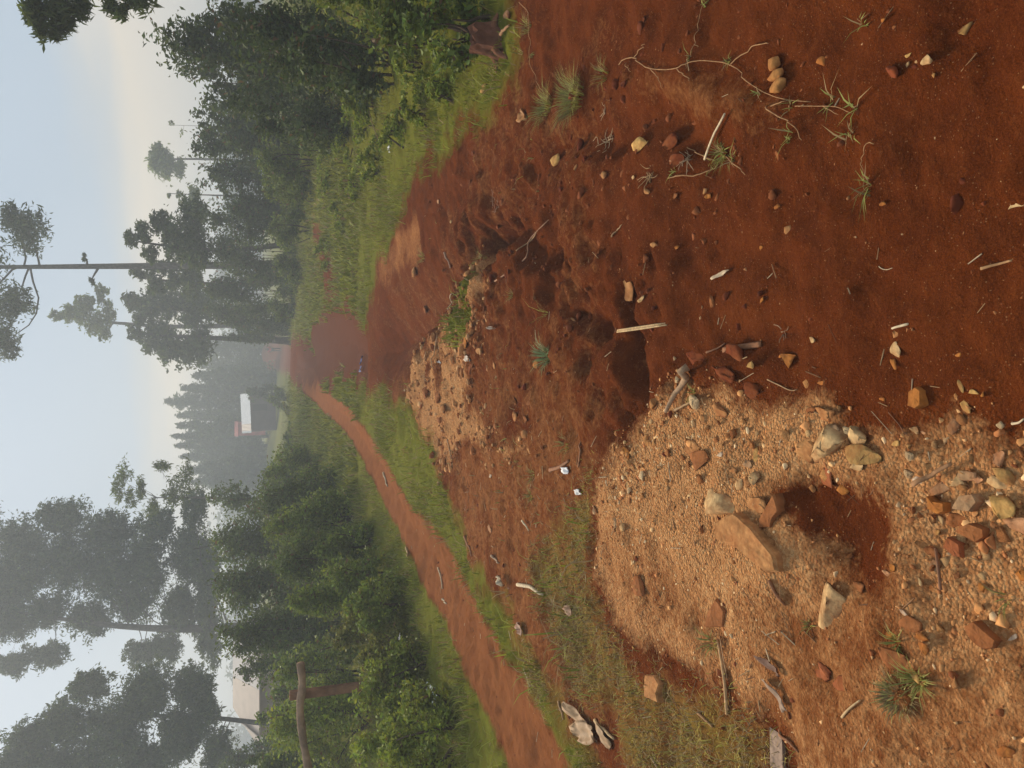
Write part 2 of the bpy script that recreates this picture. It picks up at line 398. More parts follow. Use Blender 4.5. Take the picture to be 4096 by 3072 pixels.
F = np.stack([idx[:-1, :-1], idx[:-1, 1:], idx[1:, 1:], idx[1:, :-1]], -1).reshape(-1, 4)
gnd = mesh_obj('ground', np.stack([GX, GY, GZ], -1).reshape(-1, 3), F, M_GROUND, smooth=True)
def setattr_color(o, name, r, g, b):
    a = o.data.attributes.new(name, 'FLOAT_COLOR', 'POINT')
    a.data.foreach_set('color', np.stack([r, g, b, np.ones_like(r)], -1).astype(np.float32).ravel())
setattr_color(gnd, 'cover', cg[0], cg[1], cg[2])
setattr_color(gnd, 'cover_b', np.zeros_like(cg[3]), cg[3], cg[4])
tag(gnd, kind='structure')

# ------------------------------------------------------------------ helper shapes
def ico(sub):
    import bmesh
    bm = bmesh.new(); bmesh.ops.create_icosphere(bm, subdivisions=sub, radius=1.0)
    V = np.array([v.co[:] for v in bm.verts]); F = np.array([[v.index for v in f.verts] for f in bm.faces]); bm.free()
    return V, F
ICO1, ICO2, ICO3 = ico(1), ico(2), ico(3)
def rock(seed, base=ICO3, cuts=13, rough=.04, lo=.28, hi=.66):
    r = np.random.default_rng(seed); V = base[0].copy()
    for _ in range(cuts):                          # chip planes off a ball
        n = r.normal(size=3); n /= np.linalg.norm(n); d = r.uniform(lo, hi)
        k = V @ n; V = V - np.maximum(0, k - d)[:, None] * n
    V += rough * (r.random(V.shape) - .5) * .6
    V -= (V.max(0) + V.min(0)) / 2; V /= (V.max(0) - V.min(0)) / 2
    return V, base[1]
def tube(P, Rr, n=6, cap=True):
    P = np.asarray(P, float); Rr = np.broadcast_to(np.asarray(Rr, float), (len(P),))
    V = []; Fs = []
    T = np.gradient(P, axis=0); T /= np.linalg.norm(T, axis=1)[:, None] + 1e-9
    up = np.array([0, 0, 1.0]) if abs(T[0][2]) < .9 else np.array([1.0, 0, 0])
    for p, t, r in zip(P, T, Rr):
        s = np.cross(t, up); s /= np.linalg.norm(s) + 1e-9; u = np.cross(s, t)
        a = np.arange(n) * 2 * math.pi / n
        V.append(p + r * (np.cos(a)[:, None] * s + np.sin(a)[:, None] * u))
    V = np.vstack(V)
    for i in range(len(P) - 1):
        for j in range(n):
            Fs.append((i * n + j, i * n + (j + 1) % n, (i + 1) * n + (j + 1) % n, (i + 1) * n + j))
    if cap: Fs += [tuple(range(n))[::-1], tuple(range((len(P) - 1) * n, len(P) * n))]
    return V, Fs
def join(parts):
    V = []; Fs = []; o = 0
    for v, f in parts:
        V.append(np.asarray(v)); Fs += [tuple(int(i) + o for i in q) for q in f]; o += len(v)
    return np.vstack(V), Fs
def curve_pts(P, n):
    P = np.asarray(P, float); t = np.linspace(0, len(P) - 1, n); out = []
    for s in t:
        i = min(int(s), len(P) - 2); f = s - i
        p0 = P[max(i - 1, 0)]; p1 = P[i]; p2 = P[i + 1]; p3 = P[min(i + 2, len(P) - 1)]
        out.append(.5 * ((2 * p1) + (-p0 + p2) * f + (2 * p0 - 5 * p1 + 4 * p2 - p3) * f * f + (-p0 + 3 * p1 - 3 * p2 + p3) * f ** 3))
    return np.array(out)

def leaf_mesh(C, D, Nn, ln, wd, fold=.18):
    D = D / (np.linalg.norm(D, axis=1)[:, None] + 1e-9)
    S = np.cross(D, Nn); S /= np.linalg.norm(S, axis=1)[:, None] + 1e-9
    U = np.cross(S, D)
    ln = np.broadcast_to(ln, (len(C),))[:, None]; wd = np.broadcast_to(wd, (len(C),))[:, None]
    b = C - D * ln * .5; t = C + D * ln * .5 - U * ln * .12
    mid = C - D * ln * .06
    l = mid + S * wd * .5 + U * wd * fold; r = mid - S * wd * .5 + U * wd * fold
    V = np.stack([b, r, t, l], 1).reshape(-1, 3)
    i = np.arange(len(C)) * 4
    F = np.stack([np.stack([i, i + 1, i + 2], -1), np.stack([i, i + 2, i + 3], -1)], 1).reshape(-1, 3)
    return V, F
def leaf_colors(n, base, var=.35, dead=0.0, r=rng):
    base = np.asarray(base, float)
    c = base * (1 + var * (r.random((n, 1)) * 2 - 1)) * (1 + .15 * (r.random((n, 3)) - .5))
    k = r.random(n) < .12; c[k] = c[k] * np.array([1.45, 1.35, 1.0])
    if dead: 
        k = r.random(n) < dead; c[k] = np.array([.16, .09, .035]) * (0.6 + .8 * r.random((k.sum(), 1)))
    return np.repeat(c, 4, axis=0)
def foliage(blobs, ln, wd, base, seed, droop=.3, clump=36, tight=.24, dead=0.0, var=.35, up=0.25):
    r = np.random.default_rng(seed); C = []; 
    for c, rad, n in blobs:
        c = np.asarray(c, float); rad = np.broadcast_to(np.asarray(rad, float), (3,))
        k = max(4, int(n / clump))
        q = r.normal(size=(k, 3)); q /= np.linalg.norm(q, axis=1)[:, None]
        q *= (r.random((k, 1)) ** .45) * (0.75 + .3 * r.random((k, 1)))
        cc = c + q * rad
        sel = r.integers(0, k, n)
        sz = (0.6 + .9 * r.random(k))[sel][:, None]
        C.append(cc[sel] + r.normal(size=(n, 3)) * rad * tight * sz * np.array([1, 1, .75]))
    C = np.vstack(C); n = len(C)
    D = r.normal(size=(n, 3)); D[:, 2] = D[:, 2] * .6 - droop
    Nn = r.normal(size=(n, 3)) * .8; Nn[:, 2] += 1.0
    s = .6 + .8 * r.random(n)
    V, F = leaf_mesh(C, D, Nn, ln * s, wd * s)
    return V, F, leaf_colors(n, base, var, dead, r)

def limb(p, q, r0, r1, bend, seed, n=7, sides=6):
    r = np.random.default_rng(seed); p = np.asarray(p, float); q = np.asarray(q, float)
    t = np.linspace(0, 1, n)[:, None]; P = p + (q - p) * t
    off = r.normal(size=3) * bend * np.linalg.norm(q - p)
    P = P + np.sin(t * math.pi) * off + r.normal(size=P.shape) * .012 * np.linalg.norm(q - p) * (t > 0) * (t < 1)
    return tube(P, r0 + (r1 - r0) * t[:, 0], sides)

def tree(name, label, base, top, r0, blobs, leaf, color, seed, group=None, cat='tree', bark=(.10, .085, .07), droop=.3, lean=0.03, wd=.45, dead=0.0, tight=.24, clump=36, sides=7, extra=(), limbs=True, var=.35, limb_w=.5, twigs=3):
    """base on the ground, top of trunk, blobs of foliage: each blob is fed by a limb from the trunk."""
    base = np.asarray(base, float); top = np.asarray(top, float)
    e_ = empty(name, base, label, cat, group); r = np.random.default_rng(seed)
    b0 = base * 0.0; tt = top - base
    n = 9; t = np.linspace(0, 1, n)[:, None]
    off = r.normal(size=3) * lean * np.linalg.norm(tt); off[2] = 0
    P = b0 + tt * t + np.sin(t * math.pi) * off; P[0, 2] -= .25
    rad = r0 * (1 - .75 * t[:, 0]); rad[0] *= 1.35
    parts = [tube(P, rad, sides)]
    if limbs:
        for j, (c, rr, k) in enumerate(blobs):
            c = np.asarray(c, float) - base; zr = np.clip((c[2] - .25 * np.max(rr) - 0.18 * np.linalg.norm(c[:2] - b0[:2])) / max(tt[2], .1), .15, .97)
            f = zr * (n - 1); i = min(int(f), n - 2); s = P[i] + (P[i + 1] - P[i]) * (f - i)
            lr = max(.010, r0 * (1 - .75 * zr) * limb_w)
            parts.append(limb(s, c, lr, lr * .3, .10, seed * 31 + j))
            for q in range(twigs):
                d = r.normal(size=3); d[2] = abs(d[2]) * .6; d /= np.linalg.norm(d)
                parts.append(limb(s + (c - s) * r.uniform(.55, .95), c + d * np.asarray(rr) * .8, lr * .4, lr * .12, .10, seed * 77 + j * 5 + q, 5, 4))
    for s, q, ra, rb in extra: parts.append(limb(np.asarray(s) - base, np.asarray(q) - base, ra, rb, .06, seed + 5))
    V, Fs = join(parts)
    mesh_obj('trunk', V, Fs, M_BARK, e_, smooth=True, tint=np.array(bark))
    V, Fq, T = foliage([(np.asarray(c) - base, rr, k) for c, rr, k in blobs], leaf, leaf * wd, color, seed, droop, clump, tight, dead, var)
    mesh_obj('crown', V, Fq, M_LEAF, e_, tint=T)
    return e_
def bush(name, label, base, blobs, leaf, color, seed, group=None, cat='bush', stems=7, droop=.15, wd=.5, dead=.05, clump=20, tight=.19, bark=(.09, .06, .04), var=.4):
    base = np.asarray(base, float); e_ = empty(name, base, label, cat, group); r = np.random.default_rng(seed)
    parts = []
    for j in range(stems):
        c, rr, k = blobs[r.integers(0, len(blobs))]
        q = np.asarray(c) - base + r.normal(size=3) * np.asarray(rr) * .45
        s = np.array([q[0] * .35, q[1] * .35, -.1]) + r.normal(size=3) * np.array([.08, .08, 0])
        s[2] = hz(base[0] + s[0], base[1] + s[1]) - base[2] - .06
        V, Fs = limb(s, q, .018, .005, .08, seed + j * 3, 6, 5); mesh_obj('stem', V, Fs, M_BARK, e_, smooth=True, tint=np.array(bark))
    V, Fq, T = foliage([(np.asarray(c) - base, rr, k) for c, rr, k in blobs], leaf, leaf * wd, color, seed, droop, clump, tight, dead, var)
    # keep leaves above the ground
    gz = height(V[:, 0] + base[0], V[:, 1] + base[1]) - base[2]
    V[:, 2] = np.maximum(V[:, 2], gz + .01)
    mesh_obj('foliage', V, Fq, M_LEAF, e_, tint=T)
    return e_
def blades(P, hgt, wid, lean, seed, base, var=.4, dry=.15, curl=.5):
    r = np.random.default_rng(seed); n = len(P)
    a = r.random(n) * 2 * math.pi; d = np.stack([np.cos(a), np.sin(a), np.zeros(n)], -1)
    s = np.stack([-np.sin(a), np.cos(a), np.zeros(n)], -1)
    pf = (.55 + 1.1 * np.clip(fbm(P[:, 0], P[:, 1], 2.2, 3) + .45, 0, 1.2)) if n > 3000 else 1.0
    h = (hgt * (.5 + r.random(n)) * pf)[:, None]; w = (wid * (.6 + .8 * r.random(n)))[:, None]
    ln = (lean * (.3 + 1.2 * r.random(n)))[:, None]
    m1 = P + d * h * ln * .35 + np.array([0, 0, 1.]) * h * .55
    tp = P + d * h * ln + np.array([0, 0, 1.]) * h * (1 - curl * np.minimum(ln, 1.2) * .5)
    V = np.stack([P - s * w * .5, P + s * w * .5, m1 + s * w * .42, m1 - s * w * .42, tp], 1).reshape(-1, 3)
    i = np.arange(n) * 5
    F = np.stack([np.stack([i, i + 1, i + 2], -1), np.stack([i, i + 2, i + 3], -1), np.stack([i + 3, i + 2, i + 4], -1)], 1).reshape(-1, 3)
    c = np.asarray(base) * (1 + var * (r.random((n, 1)) * 2 - 1)); k = r.random(n) < dry
    c[k] = np.array([.30, .20, .085]) * (.6 + .7 * r.random((k.sum(), 1)))
    return V, F, np.repeat(c, 5, axis=0)

# ------------------------------------------------------------------ far buildings
def box(cx, cy, cz, sx, sy, sz):
    V = [(cx + a * sx / 2, cy + b * sy / 2, cz + c * sz / 2) for a in (-1, 1) for b in (-1, 1) for c in (-1, 1)]
    Fs = [(0, 1, 3, 2), (4, 6, 7, 5), (0, 4, 5, 1), (2, 3, 7, 6), (0, 2, 6, 4), (1, 5, 7, 3)]
    return np.array(V), Fs
def wallmat(name, c, v=.25):
    mt, N, L, B = newmat(name)
    tc_ = N.new('ShaderNodeTexCoord'); n = node(N, 'ShaderNodeTexNoise', Scale=1.7, Detail=6.0); L.new(tc_.outputs['Object'], n.inputs[0])
    L.new(mixc(N, L, rampv(N, L, n.outputs[0], .3, .7), tuple(x * (1 - v) for x in c), tuple(min(1, x * (1 + v)) for x in c)), B.inputs['Base Color'])
    B.inputs['Roughness'].default_value = .9; return mt
def tinmat(name, c, rough=.55):
    mt, N, L, B = newmat(name)
    tc_ = N.new('ShaderNodeTexCoord'); n = node(N, 'ShaderNodeTexNoise', Scale=2.5, Detail=5.0); L.new(tc_.outputs['Object'], n.inputs[0])
    L.new(mixc(N, L, rampv(N, L, n.outputs[0], .35, .75), c, tuple(x * .8 for x in c)), B.inputs['Base Color'])
    B.inputs['Roughness'].default_value = rough; B.inputs['Metallic'].default_value = 0.0; return mt
M_MUDWALL = wallmat('dark_mud_wall', (.085, .055, .055)); M_PALEWALL = wallmat('pale_render', (.40, .27, .19)); M_BRICK = wallmat('red_wall', (.42, .10, .085))
M_TIN = tinmat('roofing_sheet', (.74, .74, .73), .7); M_RUST = tinmat('rusted_sheet', (.34, .25, .19)); M_TANTIN = tinmat('tan_sheet', (.42, .30, .22)); M_GREYTIN = tinmat('grey_sheet', (.36, .33, .33))
M_DARK = wallmat('door_dark', (.03, .025, .02))

def sheet(x0, x1, y0, z0, y1, z1, n=5, amp=.02, th=.012):      # one corrugated sheet, a slab with thickness
    X = np.linspace(x0, x1, n * 4 + 1); V = []; Fs = []
    w = amp * np.sin((X - x0) / (x1 - x0 + 1e-9) * n * 2 * math.pi)
    for d in (0, -th):
        for (yy, zz) in ((y0, z0), (y1, z1)):
            V += [(x, yy, zz + a + d) for x, a in zip(X, w)]
    k = len(X)
    for i in range(k - 1):
        Fs.append((i, i + 1, k + i + 1, k + i)); Fs.append((2 * k + i, 3 * k + i, 3 * k + i + 1, 2 * k + i + 1)); Fs.append((i, 2 * k + i, 2 * k + i + 1, i + 1)); Fs.append((k + i, k + i + 1, 3 * k + i + 1, 3 * k + i))
    return np.array(V), Fs
HS = .70; pA = at(541, 890, 70.0); gz0 = at(541, 890, 70.0)[2] - 1.93 * HS
hs = empty('tin_roofed_house', (pA[0], 70.0, gz0), 'low dark-walled house with a bright white sheet roof, far across the field', 'house')
hs.rotation_euler = (0, R(-2.6), R(4)); hs.scale = (HS, HS, HS)
W = 4.9
mesh_obj('wall', *box(0, 2.0, .45, W - .3, 3.8, 3.0), M_MUDWALL, hs)
mesh_obj('door', *box(.6, .08, .80, .8, .06, 1.7), M_DARK, hs)
for i in range(6):
    x1 = W / 2 - i * .63; mesh_obj('roof_sheet', *sheet(x1 - .627, x1, -.35, 1.93, 2.2, 3.05), M_TIN, hs)
mesh_obj('roof_sheet', *sheet(-W / 2 + .26, -W / 2 + 1.115, -.35, 1.93, 2.2, 3.05), M_RUST, hs)['label'] = 'rusty brown roof sheets'
mesh_obj('roof_sheet', *sheet(-W / 2, -W / 2 + .255, -.35, 1.93, 2.2, 3.05), M_TIN, hs)
mesh_obj('rear_roof', *sheet(-W / 2, W / 2, 2.21, 3.03, 4.3, 1.95, 20), M_TIN, hs)
pB = at(506, 927, 78.0)
rs = empty('red_outbuilding', (pB[0], 78.0, pB[2] - 3.25 * .7), 'small red building showing just above the white sheet roof', 'building')
mesh_obj('wall', *box(0, 1.2, 1.0, 1.75, 2.4, 3.6), M_BRICK, rs); rs.scale = (.72, .7, .7)
mesh_obj('roof', *join([sheet(-1.0, 1.0, -.2, 2.75, 1.2, 3.25, 8), sheet(-1.0, 1.0, 1.2, 3.25, 2.6, 2.75, 8)]), M_BRICK, rs)
# pale building behind the trees on the near left
YL = 34.0
pr = at(500, 1470, YL); pl = at(500, 1570, YL); pe = at(556, 1618, YL)
ph = empty('pale_farm_building', ((pr[0] + pl[0]) / 2, YL, hz((pr[0] + pl[0]) / 2, YL)), 'pale tan building with hipped roof, half hidden behind the hedge beyond the rail', 'building')
bz = ph.location[2]; zr = pr[2] - bz; ze = at(560, 1540, YL)[2] - bz
xr = pr[0] - ph.location[0]; xl = pl[0] - ph.location[0]; xe = pe[0] - ph.location[0]
mesh_obj('wall', *box((xr + 1.0 + xe) / 2, 2.1, (ze) / 2 - .1, xr + 1.0 - xe - .5, 3.2, ze + .2), M_PALEWALL, ph)
def slab(P, th=.05):
    P = np.asarray(P, float); n = len(P); V = np.vstack([P, P - np.array([0, 0, th])])
    return V, [tuple(range(n)), tuple(range(2 * n - 1, n - 1, -1))] + [(i, n + i, n + (i + 1) % n, (i + 1) % n) for i in range(n)]
xm = xr - .55
mesh_obj('roof_panel', *slab([(xe, 0, ze), (xm, 0, ze), (xm, 2.0, zr), (xl, 2.0, zr)]), M_TANTIN, ph)
mesh_obj('roof_panel', *slab([(xm + .01, 0, ze), (xr + 1.5, 0, ze), (xr + 1.5, 2.0, zr), (xm + .01, 2.0, zr)]), M_GREYTIN, ph)['label'] = 'greyer roof panel'
mesh_obj('roof_panel', *slab([(xe, 0, ze), (xl, 2.02, zr), (xe, 4.2, ze)]), M_TANTIN, ph)
mesh_obj('roof_panel', *slab([(xl, 2.02, zr), (xr + 1.5, 2.02, zr), (xr + 1.5, 4.2, ze), (xe, 4.2, ze)]), M_TANTIN, ph)
mesh_obj('roof_seam', *tube([(xl - .55, .0, ze + .03), (xl - .35, 1.4, ze + (zr - ze) * .72 + .03)], .05, 6), M_RUST, ph)

# ------------------------------------------------------------------ trees
def tb(dy, Y):
    p = at(550, dy, Y); return np.array([p[0], Y, hz(p[0], Y)])
def B(dx, dy, rv, rl, n, Y, dep=None):
    return (at(dx, dy, Y), (span(rl, Y), dep or span(rl, Y), span(rv, Y)), n)
DG = (.090, .120, .034); MG = (.165, .205, .036); LG = (.255, .300, .036); OL = (.215, .215, .040)
Y = 42.0
def cloud(cells, Y, seed, per):          # uneven crown from many small sprays; each cell is (dx, dy, rv, rl)
    r = np.random.default_rng(seed); out = []
    for dx, dy, rv, rl in cells:
        for i in range(2):
            f = r.uniform(.75, 1.05); out.append(B(dx + r.uniform(-.35, .35) * rv, dy + r.uniform(-.35, .35) * rl, rv * f, rl * f, int(per * rv * rl * f / 3000), Y, span(rl * .8, Y)))
    return out
tree('large_leafy_tree', 'large dark leafy tree with leaning trunk above the hedge, left of the sky opening', tb(1352, Y), at(40, 1322, Y), .26,
     cloud([(50, 1180, 50, 60), (140, 1130, 50, 42), (140, 1210, 55, 60), (30, 1270, 65, 60), (225, 1260, 50, 60), (250, 1160, 55, 55), (320, 1230, 45, 65), (110, 1320, 45, 40), (330, 1140, 45, 50),
            (-60, 1280, 70, 110), (-60, 1160, 60, 60), (390, 1300, 40, 60), (400, 1190, 40, 70), (200, 1335, 45, 40), (10, 1350, 60, 40), (440, 1240, 30, 80), (445, 1330, 30, 60), (420, 1110, 30, 50), (300, 1310, 45, 40), (20, 1430, 40, 28), (100, 1410, 45, 28), (300, 1415, 35, 30), (455, 1400, 30, 40), (350, 1395, 40, 34)], Y, 5, 3400),
     .19, DG, 101, droop=.45, clump=22, tight=.12, wd=.38, limb_w=.16, twigs=1)
Y = 30.0
tree('overhanging_tree', 'dark leafy tree filling the far left edge, its leaves hanging in front of the sky', tb(1578, Y), at(60, 1570, Y), .10,
     cloud([(60, 1600, 50, 45), (150, 1550, 55, 50), (250, 1590, 60, 65), (200, 1480, 45, 36), (320, 1510, 50, 60), (390, 1590, 45, 65), (420, 1470, 40, 50), (160, 1650, 90, 40),
            (440, 1530, 30, 60), (330, 1640, 60, 40), (30, 1650, 50, 40), (470, 1620, 35, 50)], Y, 6, 3400),
     .15, DG, 102, droop=.6, clump=22, tight=.12, wd=.38, limb_w=.24, twigs=1)
Y = 30.0
tree('spindly_tree', 'thin spindly tree with feathery leaning branches beside the large leafy tree', tb(1100, Y), at(330, 1075, Y), .07,
     [B(250, 1060, 14, 30, 260, Y), B(270, 1025, 14, 24, 260, Y), B(300, 1055, 16, 30, 320, Y), B(345, 1010, 18, 16, 240, Y), B(370, 1060, 20, 30, 420, Y), B(330, 1090, 18, 25, 300, Y), B(400, 1040, 18, 40, 500, Y), B(285, 1085, 12, 22, 180, Y)],
     .17, MG, 103, droop=.5, tight=.3, wd=.25, bark=(.16, .14, .12))
Y = 81.0
far = [(1015, 410, 28), (985, 392, 20), (962, 380, 16), (942, 373, 14), (920, 386, 20), (897, 384, 13), (868, 358, 26), (838, 392, 20), (812, 415, 22), (1040, 420, 26), (788, 428, 30), (752, 432, 30)]
lab = ['low round far tree next to the spindly tree', 'rounded far tree second along from the spindly tree', 'narrow far tree above the left end of the white roof', 'small pointed far conifer rising above the white roof',
       'broad far tree behind the red outbuilding', 'slim far tree between two taller pointed crowns', 'tallest pointed far conifer in the row behind the white roof', 'sloping far tree just beside the tallest far conifer', 'low far tree filling the dip in the far tree line', 'dim far tree behind the spindly tree', 'dim far tree behind the red earth bank', 'dim far tree between the earth bank and the stepped tree']
for i, (dy, top, w) in enumerate(far):
    Yi = Y + (i * 7) % 9 + (6 if i > 9 else 0)
    bl = [B(top + 10, dy, 12, w * .28, 220, Yi), B(top + 32, dy, 16, w * .55, 480, Yi), B(top + 60, dy + 2, 22, w * .8, 800, Yi), B(top + 100, dy - 2, 28, w * 1.0, 1100, Yi), B(top + 135, dy, 22, w, 700, Yi), B(top + 168, dy + 3, 22, w * 1.1, 600, Yi)]
    tree('far_tree', lab[i], tb(dy, Yi), at(top + 14, dy, Yi), .16, bl, .38, DG, 120 + i, group='far tree line', tight=.26, wd=.45, limbs=False, clump=14)
Y = 55.0
tree('cone_topped_tree', 'tall tree with a cone-shaped top standing above the middle tree clump', tb(690, Y), at(115, 682, Y), .22,
     [B(122, 682, 14, 9, 260, Y), B(148, 678, 16, 20, 520, Y), B(178, 672, 16, 32, 700, Y), B(192, 655, 14, 14, 240, Y), B(205, 700, 18, 28, 560, Y), B(222, 640, 13, 18, 260, Y), B(228, 718, 12, 22, 320, Y), B(235, 672, 14, 26, 380, Y), B(215, 625, 10, 14, 140, Y)],
     .28, MG, 140, tight=.17, clump=18, wd=.45)
Y = 46.0
tree('bushy_tree', 'bushy tree directly below the cone-topped tree', tb(660, Y), at(270, 655, Y), .2,
     [B(285, 650, 18, 22, 500, Y), B(320, 665, 24, 38, 900, Y), B(300, 690, 14, 16, 260, Y), B(360, 650, 28, 40, 1100, Y), B(410, 655, 32, 50, 1500, Y), B(450, 660, 30, 50, 1300, Y), B(345, 625, 14, 18, 300, Y)], .27, DG, 141, tight=.17, clump=18)
tree('bushy_tree', 'bushy tree with a stepped outline beside the gap over the far conifers', tb(735, Y), at(285, 720, Y), .2,
     [B(292, 722, 16, 18, 360, Y), B(325, 735, 20, 30, 700, Y), B(360, 745, 24, 38, 1000, Y), B(395, 755, 24, 32, 900, Y), B(430, 745, 30, 45, 1300, Y), B(340, 712, 20, 22, 500, Y)], .27, DG, 142, tight=.17, clump=18)
Y = 34.0
tree('tall_bare_trunk_tree', 'tall tree with a long bare trunk rising out of the top of the picture', tb(568, Y), at(-160, 578, Y), .19,
     [B(60, 500, 38, 48, 1500, Y), B(25, 470, 22, 30, 600, Y), B(25, 655, 42, 42, 1500, Y), B(-20, 720, 40, 40, 1000, Y), B(12, 745, 26, 30, 700, Y), B(-60, 560, 60, 90, 2500, Y), B(-140, 600, 70, 100, 2500, Y), B(182, 556, 6, 8, 60, Y), B(198, 606, 6, 10, 70, Y), B(-60, 470, 40, 50, 900, Y)],
     .20, DG, 150, droop=.6, tight=.17, clump=20, wd=.3, lean=.01, bark=(.14, .12, .105))
tree('crooked_tree', 'open-crowned tree in front of the bare trunk, leaves on the side of the sky gap', tb(520, 30.0), at(300, 522, 30.0), .12,
     [B(285, 515, 16, 18, 360, 30.), B(310, 500, 18, 24, 480, 30.), B(325, 545, 16, 20, 360, 30.), B(345, 480, 22, 24, 620, 30.), B(380, 520, 30, 50, 1500, 30.), B(420, 470, 28, 50, 1300, 30.), B(425, 540, 28, 50, 1300, 30.)], .18, DG, 151, tight=.17, clump=18)
tree('crooked_tree', 'open-crowned tree between the bare trunk and the cone-topped tree', tb(605, 38.0), at(300, 600, 38.0), .12,
     [B(300, 588, 14, 18, 300, 38.), B(330, 605, 18, 24, 500, 38.), B(375, 605, 20, 20, 520, 38.), B(360, 580, 26, 20, 560, 38.), B(410, 600, 26, 44, 1100, 38.), B(345, 625, 10, 8, 120, 38.)], .22, DG, 152, tight=.17, clump=18)
Y = 60.0
tree('round_topped_tree', 'lone round-topped tree standing clear above the bush line', tb(352, Y), at(325, 345, Y), .15,
     [B(335, 340, 20, 26, 1000, Y), B(355, 355, 20, 28, 1000, Y), B(385, 368, 14, 20, 500, Y), B(345, 325, 16, 14, 400, Y)], .3, MG, 155, tight=.22)
tree('small_feathery_tree', 'small feathery tree with two puffs between the round-topped tree and the open crowns', tb(420, 50.0), at(365, 418, 50.), .08,
     [B(365, 421, 5, 6, 60, 50.), B(385, 422, 8, 7, 110, 50.), B(400, 440, 12, 16, 260, 50.), B(420, 425, 16, 26, 520, 50.)], .22, MG, 156, tight=.17, clump=18)
tree('bare_sapling', 'thin nearly leafless sapling poking above the bush line', tb(282, 48.), at(362, 270, 48.), .03,
     [B(372, 268, 6, 5, 26, 48.), B(392, 285, 5, 8, 24, 48.)], .15, MG, 157, tight=.3, bark=(.14, .12, .10))
Y = 9.0
tree('roadside_tree', 'near tree outside the frame whose drooping leaf sprays hang into the upper corner', tb(-75, Y), at(30, -80, Y), .12,
     [B(75, 20, 20, 24, 520, Y), B(130, 30, 26, 30, 760, Y), B(175, 15, 16, 22, 380, Y), B(85, 60, 12, 16, 200, Y), B(120, 70, 12, 14, 170, Y), B(240, 10, 14, 16, 220, Y), B(262, 25, 10, 14, 140, Y), B(120, -60, 70, 50, 1500, Y), B(300, 0, 26, 20, 420, Y)],
     .11, DG, 160, droop=.9, tight=.30, wd=.22, clump=10)
# a wood closing the view far away, one mass
V = []; Fq = []; T = []; off = 0
blw = []
for i in range(110):
    dy = rng.uniform(-900, 2600); Yw = rng.uniform(150, 175); p = at(500, dy, Yw)
    hh = rng.uniform(5.5, 9.0)
    blw.append(((p[0], Yw, hh * .45), (5.5, 3, hh * .55), 520))
V, Fq, T = foliage(blw, 1.1, .7, DG, 170, tight=.3)
tag(mesh_obj('far_woodland', V, Fq, M_LEAF, tint=T), 'dim wood closing off the view at the horizon', 'woodland', kind='stuff')

# ------------------------------------------------------------------ bushes
def autobush(name, label, dy, Yb, topdx, hw, leaf, color, seed, group=None, dens=2.6, wd=.5, dead=.03, stems=7, low=.15, **kw):
    p = at(topdx, dy, Yb); base = np.array([p[0], Yb, hz(p[0], Yb)]); h = max(.3, p[2] - base[2]); w = span(hw, Yb)
    r = np.random.default_rng(seed); nb = 7
    A = 2 * w * h; n = int(dens * A / (.5 * leaf * leaf * wd)); n = max(300, min(n, 15000))
    bl = []
    for i in range(nb):
        fx = r.uniform(-.72, .72); fz = r.uniform(low, .74) * (1 - .35 * abs(fx))
        rr = r.uniform(.30, .46)
        bl.append((base + np.array([fx * w, r.uniform(-.4, .4) * w, fz * h]), (rr * w * 1.1, rr * w, rr * h * .75), int(n / nb)))
    bl.append((base + np.array([r.uniform(-.2, .2) * w, 0, h * .76]), (w * .36, w * .36, h * .22), int(n / nb)))
    return bush(name, label, base, bl, leaf, color, seed, group, wd=wd, dead=dead, stems=stems, **kw)
HD = (.120, .160, .034); HM = (.195, .245, .036)
HG = 'bushes of the hedge beyond the path'
for i, (dy, Yb, top, hw, leaf, colr, lb) in enumerate([
    (1630, 6.7, 740, 95, .050, LG, 'low pale green shrub at the frame edge under the wooden rail'),
    (1510, 7.2, 752, 85, .050, LG, 'low pale green shrub right below the wooden post'),
    (1425, 7.8, 760, 60, .045, OL, 'olive shrub with brown twigs between the post and the white scrap'),
    (1365, 8.8, 700, 60, .050, OL, 'olive-brown shrub beside the verge where the white scrap lies'),
    (1300, 9.8, 610, 70, .055, HM, 'dense mid-green hedge bush next to the olive shrubs'),
    (1220, 11.0, 585, 70, .055, HD, 'dark dense hedge bush halfway along the path'),
    (1150, 12.5, 560, 65, .06, HM, 'dense hedge bush overhanging the narrow part of the path'),
    (1085, 15.0, 545, 60, .07, HD, 'dark hedge bush near the far end of the hedge'),
    (1030, 19.0, 560, 50, .08, HM, 'last hedge bush before the open field with the house'),
    (1470, 11.0, 575, 80, .065, HM, 'tall mid-green bush behind the wooden post'),
    (1590, 10.0, 562, 90, .06, LG, 'light green bush showing above the wooden rail'),
    (1690, 12.0, 540, 70, .065, HD, 'dark bush at the frame edge behind the rail'),
    (1380, 13.5, 450, 90, .075, HD, 'tall dark hedge bush under the leaning trunk'),
    (1270, 15.5, 435, 90, .085, HD, 'tall dark hedge bush under the large leafy tree'),
    (1170, 18.0, 440, 90, .095, HD, 'tall dark bush below the tip of the large leafy tree'),
    (1080, 23.0, 440, 70, .11, HD, 'dark bush at the foot of the spindly tree'),
    (1660, 21.0, 470, 40, .10, HD, 'dark bush beyond the rail at the frame edge, above the pale roof')]):
    autobush('hedge_bush', lb, dy, Yb, top, hw * 1.22, leaf, colr, 200 + i, HG, low=.06, dens=3.0)
